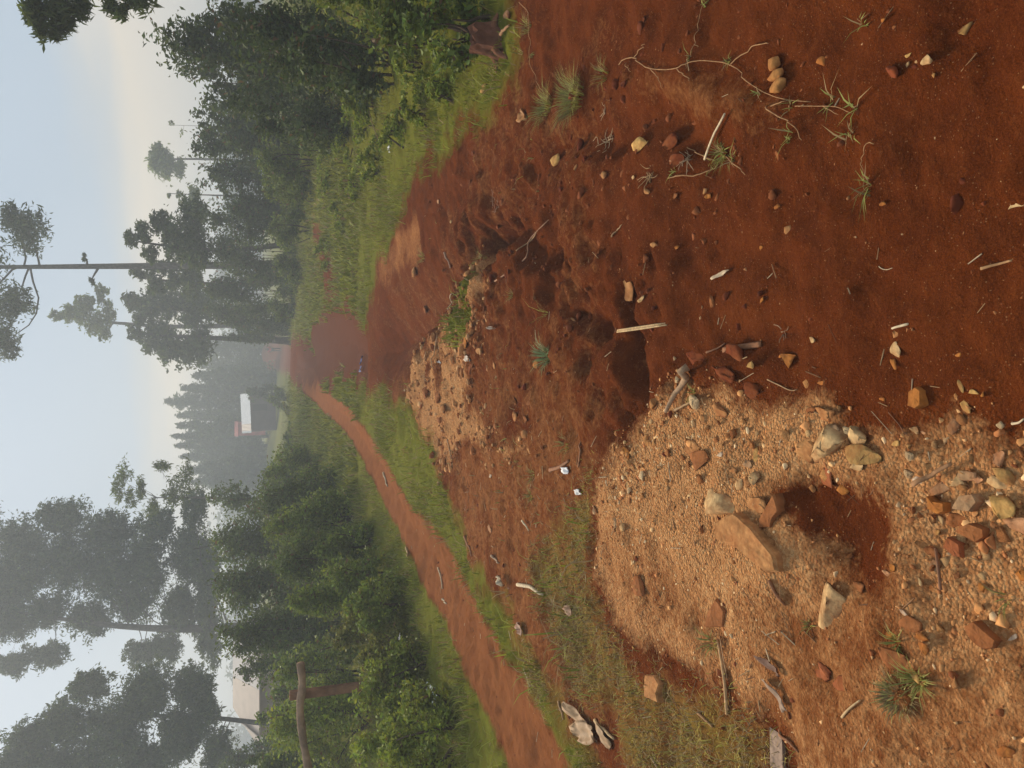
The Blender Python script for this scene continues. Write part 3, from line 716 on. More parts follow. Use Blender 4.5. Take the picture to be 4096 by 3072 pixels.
for i, (dy, Yb, top, hw, leaf, colr, lb) in enumerate([
    (1620, 5.9, 812, 114, .040, LG, 'low leafy weeds at the frame edge of the near verge'),
    (1540, 6.9, 812, 90, .040, LG, 'low leafy weeds around the bluish plastic bag'),
    (1465, 7.2, 812, 84, .040, OL, 'low olive weeds below the wooden post'),
    (1395, 7.9, 792, 78, .042, OL, 'low brownish weeds behind the white scrap'),
    (1325, 8.1, 742, 78, .045, HM, 'low green weeds under the dense mid-green hedge bush'),
    (1255, 9.2, 702, 72, .048, HM, 'low green weeds under the dark dense hedge bush'),
    (1185, 10.5, 672, 66, .052, HM, 'low green weeds where the hedge overhangs the path'),
    (1120, 12.3, 642, 60, .058, HM, 'low green weeds near the far end of the hedge'),
    (1060, 14.9, 622, 54, .066, HM, 'low green weeds at the end of the hedge by the field'),
    (1545, 14.0, 552, 70, .080, HM, 'mid-green bush in front of the pale farm building'),
    (1440, 16.0, 500, 60, .090, HD, 'dark bush beside the pale farm building'),
    (1655, 13.0, 515, 45, .075, HD, 'dark bush hiding the outer end of the pale farm building')]):
    autobush('weed_clump' if i < 9 else 'hedge_bush', lb, dy, Yb, top, hw, leaf, colr, 280 + i, HG, dens=3.2, low=.05)
RG = 'bushes beyond the grass bank'
for i, (dy, Yb, top, hw, leaf, colr, lb) in enumerate([
    (30, 5.0, 860, 105, .055, (.150, .200, .034), 'bright green bush by the stump at the frame edge'),
    (-20, 5.8, 640, 130, .055, MG, 'tall green bush at the frame edge behind the bright one'),
    (130, 6.8, 850, 75, .048, LG, 'low light bush above the dark stump'),
    (120, 8.0, 620, 100, .065, DG, 'dark bush with reddish twigs above the grass bank'),
    (40, 9.0, 470, 120, .075, DG, 'tall dark bush below the drooping leaf sprays'),
    (215, 9.4, 730, 70, .055, LG, 'scrubby light bush at the top of the grass bank'),
    (210, 12.0, 480, 90, .08, DG, 'dark bush next to the reddish-twigged bush'),
    (90, 13.0, 320, 110, .09, DG, 'tallest dark bush sloping down from the upper corner'),
    (300, 13.5, 640, 70, .065, MG, 'low green bush at the edge of the bright grass'),
    (150, 17.0, 360, 80, .11, DG, 'dark bush on the slope of the bush skyline'),
    (230, 20.0, 405, 80, .12, DG, 'flat-topped dark bush below the bare sapling'),
    (310, 22.0, 405, 80, .12, DG, 'flat-topped dark bush below the round-topped tree'),
    (390, 25.0, 420, 70, .13, DG, 'dark bush at the foot of the round-topped tree'),
    (330, 17.5, 540, 70, .09, MG, 'mid-green bush on the far side of the bright grass'),
    (410, 19.0, 560, 70, .09, MG, 'round green bush where the grass meets the scrub'),
    (470, 26.0, 415, 70, .13, DG, 'dark bush below the open crowns'),
    (545, 30.0, 425, 70, .14, DG, 'dark bush hiding the foot of the bare trunk'),
    (490, 22.0, 575, 60, .09, MG, 'low green scrub bush above the small dirt strip'),
    (620, 34.0, 425, 60, .15, DG, 'dark bush below the cone-topped tree'),
    (672, 38.0, 430, 50, .16, DG, 'dark bush below the stepped tree'),
    (570, 26.0, 585, 50, .10, MG, 'low green scrub bush behind the dark-edged pit'),
    (722, 43.0, 470, 26, .15, DG, 'dark bush at the foot of the stepped tree'),
    (660, 32.0, 570, 50, .12, MG, 'green scrub bush beside the far dirt bank'),
    (690, 45.0, 470, 34, .16, MG, 'green scrub bush behind the far dirt bank'),
    (862, 50.0, 575, 30, .16, MG, 'scrub bush between the far dirt bank and the house'),
    (880, 38.0, 610, 34, .11, OL, 'low olive scrub in the field below the house'),
    (945, 34.0, 610, 40, .11, MG, 'low green scrub in the field by the hedge'),
    (845, 62.0, 520, 24, .20, DG, 'dark bush at the foot of the tallest far conifer')]):
    autobush('scrub_bush', lb, dy, Yb, top, hw, leaf, colr, 240 + i, RG)

for i, (dy, Yb, top, hw, leaf, colr, lb) in enumerate([
    (235, 6.8, 899, 60, .038, LG, 'low weeds at the lip of the right-hand bank'),
    (175, 6.0, 939, 60, .036, LG, 'low bright weeds just above the tan stone'),
    (105, 5.5, 959, 55, .036, LG, 'low bright weeds around the stump'),
    (300, 8.0, 829, 60, .042, LG, 'low weeds near the bright white scrap'),
    (345, 9.5, 789, 55, .045, LG, 'pale weeds above the bare slope'),
    (250, 10.2, 759, 65, .050, LG, 'low weeds in the upper part of the grass bank'),
    (400, 11.5, 749, 50, .050, LG, 'low light weeds behind the tan clay ledge'),
    (455, 14.0, 711, 50, .058, LG, 'low weeds beyond the tan clay ledge'),
    (545, 17.0, 682, 45, .065, LG, 'low weeds by the small dirt strip'),
    (375, 14.8, 699, 60, .060, LG, 'low weeds in the middle of the far grass'),
    (300, 11.8, 714, 60, .055, LG, 'low weeds below the low green bush on the bank')]):
    autobush('weed_clump', lb, dy, Yb, top, hw, leaf, colr, 330 + i, 'weeds on the right-hand grass bank', dens=2.2, low=.05, stems=4)

# ------------------------------------------------------------------ grass, one mass per kind of ground
def scatter(n, x0, x1, y0, y1, fn, seed, logy=False):
    r = np.random.default_rng(seed)
    y = np.exp(r.uniform(math.log(y0), math.log(y1), n)) if logy else r.uniform(y0, y1, n)
    x = r.uniform(x0, x1, n) * (y / y1 if logy else 1)
    k = (np.abs(x) < y * .60 + .5); x, y = x[k], y[k]
    p = fn(x, y); k = r.random(len(x)) < p; x, y = x[k], y[k]
    return np.stack([x, y, height(x, y) - .004], -1)
def gmask(x, y):
    c = cover(x, y); return np.clip(c[1] * 1.3 - .25, 0, 1) * np.clip(.45 + 1.5 * fbm(x, y, 1.6, 4), .06, 1)
P = scatter(130000, -2.6, .6, 1.05, 4.2, lambda x, y: np.clip(gmask(x, y) + .9 * sstep(-.12, .15, pick(x, y, GRASSL, 2)) * np.clip(fbm(x, y, 2.6, 3) + .45, 0, 1), 0, 1), 300)
V, Fq, T = blades(P, .024, .0030, 1.2, 301, (.36, .29, .055), dry=.5)
tag(mesh_obj('grass', V, Fq, M_GRASS, tint=T), 'short creeping grass over the gravel beside the path', 'grass', kind='stuff')
P = scatter(130000, -6.5, 6.5, 3.2, 12, gmask, 302)
V, Fq, T = blades(P, .080, .007, .95, 303, (.225, .235, .026), dry=.20)
tag(mesh_obj('grass', V, Fq, M_GRASS, tint=T), 'short green grass on both verges and the right-hand bank', 'grass', kind='stuff')
P = scatter(30000, -3.2, 2.6, 2.6, 8.0, lambda x, y: np.clip(1.6 * fbm(x + 8, y, 1.5, 4) - .12, 0, 1) * (.12 + .6 * np.exp(-((x + 1.3) / .9) ** 2)) * np.clip(1 - cover(x, y)[2], 0, 1), 306)
V, Fq, T = blades(P, .035, .005, 1.3, 307, (.24, .22, .05), dry=.45)
tag(mesh_obj('grass', V, Fq, M_GRASS, tint=T), 'thin wisps of grass and dead blades on the soil between path and mound', 'grass', kind='stuff')
P = scatter(85000, -36, 36, 12, 60, lambda x, y: np.clip(cover(x, y)[1], 0, 1), 304, True)
V, Fq, T = blades(P, .12, .03, .7, 305, (.230, .235, .030), dry=.08)
V[:, 2] += 0
tag(mesh_obj('grass', V, Fq, M_GRASS, tint=T), 'rough green grass of the field and the far bank', 'grass', kind='stuff')

# ------------------------------------------------------------------ loose gravel, one mass
def scatter_rocks(name, label, P, size, cols, seed, base=ICO1, sink=.25, cat='gravel', flatness=(.45, .8), dust=1.0):
    r = np.random.default_rng(seed); n = len(P)
    lib = [rock(seed * 50 + i, base, 9, .03, .3, .75)[0] for i in range(10)]; Fb = base[1]; nv = len(base[0])
    V = np.empty((n, nv, 3), np.float32); c = np.empty((n, nv, 3), np.float32)
    pick_ = r.integers(0, 10, n); a = r.random(n) * 2 * math.pi
    asp = np.stack([r.uniform(.75, 1.3, n), r.uniform(.6, 1.0, n), r.uniform(*flatness, n)], -1)
    ca, sa = np.cos(a), np.sin(a)
    for i in range(10):
        k = np.where(pick_ == i)[0]
        L_ = lib[i][None] * (asp[k] * size[k][:, None] * .5)[:, None, :]
        x = L_[..., 0] * ca[k][:, None] - L_[..., 1] * sa[k][:, None]; y = L_[..., 0] * sa[k][:, None] + L_[..., 1] * ca[k][:, None]
        V[k] = np.stack([x, y, L_[..., 2]], -1) + P[k][:, None, :]
        V[k, :, 2] += (size[k] * asp[k, 2] * (.5 - sink))[:, None]
    cc = np.asarray(cols)[r.integers(0, len(cols), n)] * (1 + .45 * (r.random((n, 1)) - .5))
    du = np.clip(.25 + 1.3 * fbm(P[:, 0], P[:, 1], 1.5, 3), 0, .8)[:, None] * dust
    cc = cc * (1 - du) + np.array([.30, .098, .030]) * du
    c[:] = cc[:, None, :]
    Fq = (Fb[None] + (np.arange(n) * nv)[:, None, None]).reshape(-1, 3)
    return tag(mesh_obj(name, V.reshape(-1, 3), Fq, M_GRAVEL, tint=c.reshape(-1, 3)), label, cat, kind='stuff')
def gravmask(x, y):
    c = cover(x, y); return np.clip(c[0] * 1.25 - .2, 0, 1) * (.25 + 1.1 * np.clip(fbm(x, y, 1.8, 3) + .55, 0, 1))
GC = [(.74, .37, .135), (.66, .30, .100), (.80, .48, .205), (.52, .205, .068), (.70, .335, .115), (.84, .58, .30), (.43, .16, .054), (.61, .275, .096)]
EDGE = GRAV[3:18]
def belt(x, y): return np.exp(-(np.abs(pdist(x, y, EDGE, False)) / .30) ** 2)
P = scatter(66000, -1.9, .5, .85, 3.6, gravmask, 400)
s = np.exp(rng.normal(math.log(.0054), .46, len(P)))
scatter_rocks('gravel', 'crushed tan gravel of the stone bank beside the bare soil', P, s, GC, 401, dust=.65)
P = scatter(9000, -1.9, .5, .85, 3.4, lambda x, y: gravmask(x, y) * (.012 + .8 * belt(x, y)), 402)
s = np.exp(rng.normal(math.log(.015), .36, len(P)))
scatter_rocks('gravel', 'coarser broken stone lying through the gravel bank', P, s, GC, 403, ICO2, dust=.6)
def rubmask(x, y): return sstep(-.1, .15, pick(x, y, RUBBLE, 2)) * (.15 + np.clip(fbm(x, y, 1.7, 3) + .35, 0, 1))
P = scatter(9000, -2.5, 2.2, 3.4, 8.2, rubmask, 404)
s = np.exp(rng.normal(math.log(.024), .5, len(P)))
scatter_rocks('rubble', 'tan rubble on the mound before the gully', P, s, [(.54, .25, .085), (.45, .19, .062), (.60, .32, .130), (.36, .13, .042)], 405, cat='rubble', dust=.3)
def soilmask(x, y):
    c = cover(x, y); return np.clip(1 - c[1] - .6 * c[2] - .7 * c[0], 0, 1) * (.25 + np.clip(fbm(x, y, 2.2, 3) + .4, 0, 1))
P = scatter(34000, -3.0, 3.0, .85, 6.5, soilmask, 406)
s = np.exp(rng.normal(math.log(.0042), .45, len(P)))
scatter_rocks('grit', 'pale and dark grit scattered over the bare red soil', P, s, [(.16, .035, .011), (.13, .028, .009), (.36, .16, .06), (.24, .075, .024), (.50, .30, .14)], 407, cat='grit')
P = scatter(9000, -3.0, 3.0, .85, 7.0, lambda x, y: soilmask(x, y) * (.12 + .9 * np.exp(-(np.minimum(pdist(x, y, LIP, False), np.minimum(pdist(x, y, RUT1, False), pdist(x, y, RUT2, False))) / .4) ** 2)), 408)
s = np.exp(rng.normal(math.log(.014), .55, len(P)))
scatter_rocks('crumbs', 'small crumbs of red soil on the bare ground', P, s, [(.15, .031, .010), (.18, .042, .013), (.12, .026, .008)], 409, cat='soil crumbs', base=ICO2)

# straw and twig bits among the soil by the path, one mass
def bits(P, ln, wd, seed, cols):
    r = np.random.default_rng(seed); n = len(P); a = r.random(n) * 2 * math.pi
    d = np.stack([np.cos(a), np.sin(a), r.normal(size=n) * .15], -1); s_ = np.stack([-np.sin(a), np.cos(a), np.zeros(n)], -1); u = np.array([0, 0, 1.])
    L_ = (ln * (.4 + 1.2 * r.random(n)))[:, None]; w = (wd * (.5 + r.random(n)))[:, None]
    P = P + u * (.004 + .5 * np.abs(d[:, 2:3]) * L_)
    V = np.stack([P - d * L_ * .5 - s_ * w * .5, P - d * L_ * .5 + s_ * w * .5, P - d * L_ * .5 + u * w * .8, P + d * L_ * .5 - s_ * w * .4, P + d * L_ * .5 + s_ * w * .4, P + d * L_ * .5 + u * w * .6], 1).reshape(-1, 3)
    i = np.arange(n) * 6
    F = np.stack([np.stack(q, -1) for q in ([i, i + 1, i + 4], [i, i + 4, i + 3], [i + 1, i + 2, i + 5], [i + 1, i + 5, i + 4], [i + 2, i, i + 3], [i + 2, i + 3, i + 5])], 1).reshape(-1, 3)
    c = np.asarray(cols)[r.integers(0, len(cols), n)] * (1 + .5 * (r.random((n, 1)) - .5))
    return V, F, np.repeat(c, 6, axis=0)
def litmask(x, y):
    c = cover(x, y); b = np.exp(-((x + .9 - (y - 4.2) * -.12) / 1.1) ** 2); return np.clip(b, .015, 1) * np.clip(1 - .6 * c[2] - .3 * c[1], 0, 1)
P = scatter(2300, -3.0, 2.6, 1.0, 8.0, litmask, 420)
V, Fq, T = bits(P, .045, .0032, 421, [(.42, .27, .13), (.30, .15, .065), (.20, .09, .04), (.52, .38, .22)])
tag(mesh_obj('straw_litter', V, Fq, M_STRAW, tint=T), 'scattered bits of straw and twig on the soil between gravel and path', 'straw', kind='stuff')

# ------------------------------------------------------------------ stones one can pick out
PAL = dict(tan=(.46, .22, .080), pale=(.58, .37, .165), orange=(.43, .16, .035), brown=(.28, .105, .036), grey=(.34, .20, .10), white=(.66, .50, .33), yellow=(.52, .30, .095), red=(.31, .095, .036), pink=(.50, .25, .12), olive=(.31, .18, .06), dark=(.15, .034, .011))
def stone(x, y, w, h, rot, th, colr, label, name='stone', cat='stone', group=None, seed=0, sink=.38, base=None):
    p, t = on(x, y); d = ray(x, y); s = abs(d[2]) / np.linalg.norm(d)
    k = t / FPX
    lat = h * k; dep = w * k / max(s, .5)
    hgt = th * min(lat, dep)
    V, Fb = rock(1000 + seed, ICO3 if max(w, h) > 45 else ICO2)
    c, s_ = math.cos(R(rot)), math.sin(R(rot))
    V = V * np.array([h * k * .58, w * k * .58, hgt / 2]); V = np.stack([V[:, 0] * c - V[:, 1] * s_, (V[:, 0] * s_ + V[:, 1] * c) / max(s, .5), V[:, 2]], -1)
    V[:, 2] += hgt * (.5 - sink)
    r = np.random.default_rng(seed); cb = np.array(PAL[colr]) * (1 + .2 * (r.random() - .5))
    T = np.tile(cb, (len(V), 1)) * (1 + .16 * (r.random((len(V), 1)) - .5))
    # soil clings to the buried foot of the stone
    f = np.clip((.16 - V[:, 2] / (hgt + 1e-6)) / .2, 0, 1)[:, None] * .6
    T = T * (1 - f) + np.array([.16, .036, .011]) * f
    o = mesh_obj(name, V, Fb, M_STONE, tint=T)
    o.location = tuple(map(float, p))
    return tag(o, label, cat, group)
ST = [
 (2560, 577, 62, 64, 15, .5, 'yellow', 'pale yellow-tan stone, largest on the soil below the grass tufts'),
 (2229, 639, 30, 46, 0, .6, 'yellow', 'upright yellow-tan stone at the head of a row of three by the eroded rim'),
 (2268, 659, 16, 32, 0, .6, 'brown', 'slim brown stone, middle of the row of three by the eroded rim'),
 (2302, 670, 12, 22, 0, .6, 'tan', 'smallest stone, last of the row of three by the eroded rim'),
 (2414, 700, 22, 30, 20, .6, 'tan', 'tan pebble just beyond the largest yellow-tan stone'),
 (2532, 710, 12, 12, 0, .6, 'pale', 'tiny pale pebble above the dry grass runner'),
 (2591, 765, 18, 25, 0, .6, 'tan', 'squarish tan pebble past the end of the dry grass runner'),
 (2819, 765, 14, 22, 0, .6, 'tan', 'upper of two touching pebbles on the open soil'),
 (2832, 786, 20, 18, 0, .6, 'orange', 'lower of two touching pebbles on the open soil, orange'),
 (2699, 784, 18, 18, 30, .6, 'brown', 'brown pebble midway between the squarish pebble and the touching pair'),
 (2729, 804, 14, 16, 30, .6, 'brown', 'small brown pebble next to the other brown pebble on open soil'),
 (2617, 981, 22, 20, 0, .5, 'tan', 'tan pebble on the open soil near a fork of thin twig'),
 (2708, 989, 14, 16, 0, .6, 'orange', 'little orange pebble on the open soil near a fork of thin twig'),
 (3047, 991, 14, 18, 0, .6, 'orange', 'small bright orange pebble alone on smooth soil'),
 (3286, 245, 26, 44, 0, .6, 'orange', 'upright orange-brown stone beyond the cracked slab'),
 (3865, 111, 42, 40, 30, .45, 'olive', 'dull olive stone near the corner of bare soil'),
 (3708, 245, 34, 36, 10, .6, 'pale', 'largest of a cluster of pale yellow pebbles'),
 (3634, 219, 18, 16, 40, .6, 'yellow', 'yellow splinter in the cluster of pale pebbles'),
 (3629, 259, 15, 16, 0, .6, 'pale', 'pale pebble at the lower side of the pale cluster'),
 (3666, 247, 12, 12, 0, .6, 'pale', 'tiny pale pebble in the middle of the pale cluster'),
 (3735, 302, 10, 20, 0, .6, 'yellow', 'slim yellow chip just below the pale cluster'),
 (4063, 818, 46, 52, 35, .4, 'pale', 'flat angular pale stone at the bottom edge of the bare soil'),
 (3155, 923, 22, 40, 0, .5, 'tan', 'oval dull tan stone lying alone on the soil'),
 (3530, 819, 24, 20, 0, .6, 'orange', 'orange-brown stone beyond the green sprig'),
 (3578, 111, 16, 18, 0, .6, 'brown', 'brown pebble between the cracked slab and the olive stone'),
 (3110, 824, 18, 20, 0, .6, 'orange', 'small orange pebble near the oval tan stone'),
 (3112, 623, 14, 40, 0, .4, 'brown', 'slim brown chip below the spreading grass runner'),
 (4088, 373, 14, 16, 0, .5, 'orange', 'orange pebble cut off by the bottom edge'),
 (3534, 79, 12, 14, 0, .6, 'orange', 'tiny orange pebble near the corner of bare soil'),
 (2489, 1163, 44, 80, 8, .16, 'tan', 'flat tan slab lying flush in the red soil'),
 (2565, 1197, 24, 26, 0, .5, 'pale', 'pale pebble with a dark pit beside the flush slab'),
 (2847, 1206, 16, 44, 0, .5, 'brown', 'long brown shell-like stone below the curled leaf'),
 (3051, 1200, 16, 24, 0, .6, 'orange', 'orange chip alone below the curled leaf'),
 (2295, 1283, 16, 24, 0, .6, 'tan', 'tan pebble at the edge of the dark rut'),
 (2144, 1459, 24, 32, 0, .35, 'orange', 'flat orange-brown stone beside the green grass tuft'),
 (3002, 1462, 22, 28, 20, .5, 'yellow', 'yellow pebble near the bark strip'),
 (3153, 1438, 52, 52, 45, .5, 'orange', 'bright orange angular stone on the dark soil edge'),
 (3252, 1360, 20, 24, 0, .6, 'pale', 'small pale pebble above the bright orange stone'),
 (3590, 1344, 22, 40, 0, .5, 'tan', 'upper tan stone of the joined pair on bare soil'),
 (3585, 1400, 36, 56, 10, .55, 'pale', 'lower and larger stone of the joined pair on bare soil'),
 (3574, 1458, 16, 40, 10, .4, 'orange', 'thin orange chip just below the joined pair'),
 (3286, 1532, 40, 16, 0, .5, 'orange', 'thin orange flake on the dark soil above the gravel'),
 (3843, 1545, 16, 50, 12, .4, 'olive', 'narrow olive chip near the bottom of the soil'),
 (3895, 1567, 34, 18, 0, .5, 'yellow', 'yellow chip pair near the bottom of the soil'),
 (3863, 1628, 26, 50, 22, .4, 'yellow', 'slanting yellow splinter near the bottom of the soil'),
 (3928, 1577, 14, 18, 0, .6, 'orange', 'small orange pebble beside the yellow chips'),
 (3832, 1420, 20, 18, 0, .5, 'orange', 'dull orange fleck of stone on smooth soil'),
 (3531, 1595, 18, 18, 0, .6, 'orange', 'orange pebble midway between the flat stone and the flake'),
 (2508, 1814, 26, 52, 12, .4, 'orange', 'sharp orange stone at the upper edge of the gravel'),
 (2761, 1786, 62, 56, 20, .25, 'tan', 'flat pinkish-tan stone set in the upper gravel'),
 (2798, 1840, 60, 90, -25, .45, 'brown', 'brown embedded boulder touching the flat pinkish stone'),
 (3029, 1820, 30, 62, 5, .5, 'yellow', 'pale upright stone in the middle of the gravel'),
 (2881, 1817, 18, 20, 0, .5, 'white', 'small white pebble in the upper gravel'),
 (3020, 1912, 32, 48, 10, .6, 'pale', 'larger of three pale stones grouped in the gravel'),
 (2996, 1930, 28, 40, 0, .6, 'tan', 'middle one of three pale stones grouped in the gravel'),
 (2964, 1936, 26, 42, -20, .6, 'pale', 'outer one of three pale stones grouped in the gravel'),
 (2937, 1882, 20, 22, 0, .6, 'tan', 'round tan pebble in the gravel above the grouped stones'),
 (2995, 1857, 30, 30, 0, .5, 'grey', 'grey-tan stone below the pale upright stone'),
 (2880, 1640, 40, 60, 20, .4, 'tan', 'flat tan stone near the tip of the gravel bank'),
 (2906, 2010, 110, 100, 10, .75, 'pale', 'large lumpy whitish rock at the head of the long slab'),
 (3030, 2020, 64, 56, 30, .4, 'tan', 'tan stone between the whitish rock and the triangular slab'),
 (3300, 1785, 74, 150, -38, .55, 'pale', 'large pale ridged rock standing in the gravel edge'),
 (3225, 1800, 70, 100, -20, .45, 'tan', 'tan layered rock leaning on the pale ridged rock'),
 (3439, 1750, 62, 64, -25, .7, 'pale', 'pale white-faced block by the gravel edge'),
 (3462, 1817, 110, 76, 10, .5, 'olive', 'broad flat greyish rock under the white-faced block'),
 (3428, 1868, 46, 26, 0, .6, 'pale', 'small pale block under the broad greyish rock'),
 (3308, 1905, 46, 84, 10, .35, 'red', 'reddish-brown stone below the pale ridged rock'),
 (3379, 1958, 36, 40, 0, .6, 'orange', 'bright orange stone at the rim of the dark soil pocket'),
 (3330, 1722, 44, 36, 30, .5, 'grey', 'grey curved stone above the pale ridged rock'),
 (3298, 1652, 60, 46, -25, .5, 'tan', 'tan wedge stone at the top rim of the gravel'),
 (3246, 1640, 44, 28, 0, .5, 'brown', 'brown stone next to the tan wedge at the gravel rim'),
 (3816, 1706, 36, 60, 0, .5, 'grey', 'upright grey-brown stone at the soil edge'),
 (3658, 1722, 26, 28, 0, .6, 'pale', 'pale round pebble on soil near the stony corner'),
 (3696, 1732, 22, 20, 0, .6, 'pink', 'pinkish pebble beside the pale round one'),
 (3585, 1774, 26, 20, 20, .6, 'yellow', 'yellow pebble on the soil below the white-faced block'),
 (4000, 1833, 44, 60, -30, .6, 'pink', 'pinkish rounded stone near the bottom corner'),
 (3669, 1925, 40, 44, -20, .6, 'white', 'whitish stone at the end of the flat brown stick'),
 (3764, 1950, 86, 52, 15, .45, 'grey', 'grey slab beside the whitish stone'),
 (3837, 1931, 52, 48, -35, .6, 'pale', 'bright cream stone in the stone cluster'),
 (3870, 1904, 62, 36, 10, .5, 'grey', 'grey stone tucked behind the bright cream one'),
 (3910, 1920, 36, 28, 0, .5, 'pink', 'pinkish white chip in the stone cluster'),
 (4022, 1950, 104, 40, -28, .7, 'pale', 'long bright block at the bottom edge of the stone cluster'),
 (4035, 1906, 100, 46, -28, .8, 'olive', 'long olive-brown block behind the bright block'),
 (4008, 2026, 80, 84, 0, .4, 'yellow', 'broad yellowish stone by the bottom edge'),
 (3832, 2085, 62, 58, 0, .5, 'brown', 'round brown stone below the orange angular stone'),
 (3764, 2085, 20, 54, 8, .6, 'pale', 'narrow pale splinter beside the round brown stone'),
 (3729, 2077, 16, 34, 10, .6, 'tan', 'short tan splinter at the edge of the dark soil pocket'),
 (3750, 2129, 20, 20, 0, .6, 'yellow', 'round yellow pebble below the pale splinter'),
 (4068, 2098, 100, 60, 0, .4, 'pink', 'pinkish flat stone cut off by the bottom edge'),
 (3721, 2207, 64, 44, -15, .4, 'brown', 'brown wedge stone at the lower rim of the dark pocket'),
 (3742, 2262, 30, 44, -15, .5, 'grey', 'grey-tan chip beside the leaning dark stick'),
 (3992, 2234, 34, 28, 0, .6, 'orange', 'orange pebble alone on the gritty clay'),
 (3930, 2348, 20, 34, 0, .6, 'orange', 'slim orange pebble on the gritty clay'),
 (3433, 2346, 44, 32, 0, .5, 'brown', 'brown stone at the tip of the dark soil pocket'),
 (3550, 2294, 34, 20, 0, .5, 'pink', 'pinkish chip inside the dark soil pocket'),
 (3509, 2330, 24, 24, 0, .5, 'brown', 'small brown stone inside the dark soil pocket'),
 (3680, 2327, 16, 28, 0, .6, 'pale', 'slim pale pebble at the lower rim of the dark pocket'),
 (3578, 2272, 16, 30, 0, .5, 'orange', 'slim orange chip standing inside the dark pocket'),
 (3322, 2424, 82, 165, -28, .62, 'pale', 'large oblong cream boulder lying on the gravel'),
 (3612, 2448, 42, 16, -20, .6, 'white', 'white sliver of stone below the dark pocket'),
 (4090, 2300, 36, 40, 0, .5, 'orange', 'orange stone cut by the bottom edge on the clay'),
 (3648, 2505, 74, 74, 20, .4, 'brown', 'square brown rock above the dry grass clump'),
 (3597, 2655, 84, 100, 10, .6, 'brown', 'brown boulder with a deep shadow touching the dry grass clump'),
 (3689, 2551, 44, 34, -10, .5, 'orange', 'orange stone next to the square brown rock'),
 (3695, 2595, 30, 46, 0, .5, 'orange', 'orange upright stone next to the brown boulder'),
 (3558, 2538, 28, 28, 0, .5, 'orange', 'small orange stone between the square rock and the gravel'),
 (3661, 2705, 30, 38, 0, .5, 'yellow', 'yellowish stone at the edge of the dry grass clump'),
 (4058, 2557, 26, 46, -15, .6, 'white', 'white stone near the bottom edge on the clay'),
 (3381, 2733, 62, 54, 10, .25, 'red', 'flat reddish slab sunk in the gravel'),
 (3282, 2684, 58, 62, 10, .22, 'red', 'flat dull slab sunk in the gravel above the reddish one'),
 (4028, 3005, 50, 40, 20, .5, 'orange', 'orange stone in the bottom corner of the clay'),
 (2554, 2344, 42, 74, 0, .2, 'brown', 'flat brown stone near the upper edge of the gravel'),
 (1959, 2116, 22, 32, 0, .4, 'pink', 'pinkish stone on the soil beside the path'),
 (1755, 1937, 12, 24, 0, .6, 'pale', 'small pale pebble on the soil at the edge of the path grass'),
 (1962, 1904, 14, 14, 0, .6, 'white', 'white pebble on the soil between mound and path'),
 (1823, 1405, 18, 22, 0, .6, 'pale', 'round pale stone in the weeds on the mound'),
 (1916, 1400, 34, 26, 25, .5, 'tan', 'angular tan stone with a pointed corner on the mound slope'),
 (1757, 1588, 26, 46, 10, .5, 'brown', 'large brown stone in the tan face of the mound'),
 (1825, 1616, 24, 48, 15, .5, 'tan', 'long tan stone in the tan face of the mound'),
 (1643, 1552, 30, 40, 0, .6, 'tan', 'square tan block on the rim of the mound above the gully'),
 (1702, 1571, 28, 46, 5, .5, 'brown', 'brown block just below the rim of the mound'),
 (1772, 1635, 40, 36, -20, .4, 'tan', 'broad tan stone on the mound beside the long one'),
 (1882, 1478, 20, 46, 0, .4, 'red', 'reddish flat stone on the mound slope'),
 (1977, 1464, 20, 22, 30, .4, 'tan', 'triangular tan chip on the red slope'),
 (1951, 1476, 12, 26, 0, .5, 'pink', 'slim pinkish chip next to the triangular one'),
 (2063, 1673, 26, 42, 0, .35, 'tan', 'tan flat stone at the far tip of the tan streak'),
 (2103, 1677, 24, 24, 0, .4, 'brown', 'brown stone beside the tan flat stone at the streak'),
 (2118, 1611, 18, 20, 0, .5, 'brown', 'round brown stone on the soil below the mound'),
 (2061, 1605, 14, 36, 0, .4, 'brown', 'brown upright chip on the soil below the mound'),
 (1867, 1373, 26, 46, 0, .35, 'orange', 'flat orange slab on the mound near the weeds'),
 (1867, 1322, 20, 50, 0, .35, 'orange', 'second orange slab along the mound near the weeds'),
 (1903, 1297, 20, 24, 0, .6, 'tan', 'tan stone at the lower edge of the mound weeds'),
 (1935, 1291, 14, 26, 0, .6, 'brown', 'brown stone next to the tan one under the mound weeds'),
 (1660, 1086, 34, 38, 0, .7, 'tan', 'rounded tan clay lump on the far side of the gully'),
 (1620, 1562, 10, 14, 0, .7, 'white', 'white pebble on the rim where mound meets grass'),
 (1937, 357, 20, 34, 0, .6, 'yellow', 'tan stone at the foot of the grass bank'),
 (2035, 63, 26, 32, 0, .7, 'pink', 'rounded pinkish stone at the edge of the bright bush'),
 (1805, 887, 10, 12, 0, .7, 'pale', 'pale pebble on the bare slope across the gully'),
 (1756, 807, 10, 14, 0, .7, 'pink', 'pinkish pebble high on the bare slope across the gully'),
 (1700, 1240, 24, 30, 0, .6, 'brown', 'brown clay block on the floor of the gully'),
]
for i, q in enumerate(ST): stone(*q, seed=i)
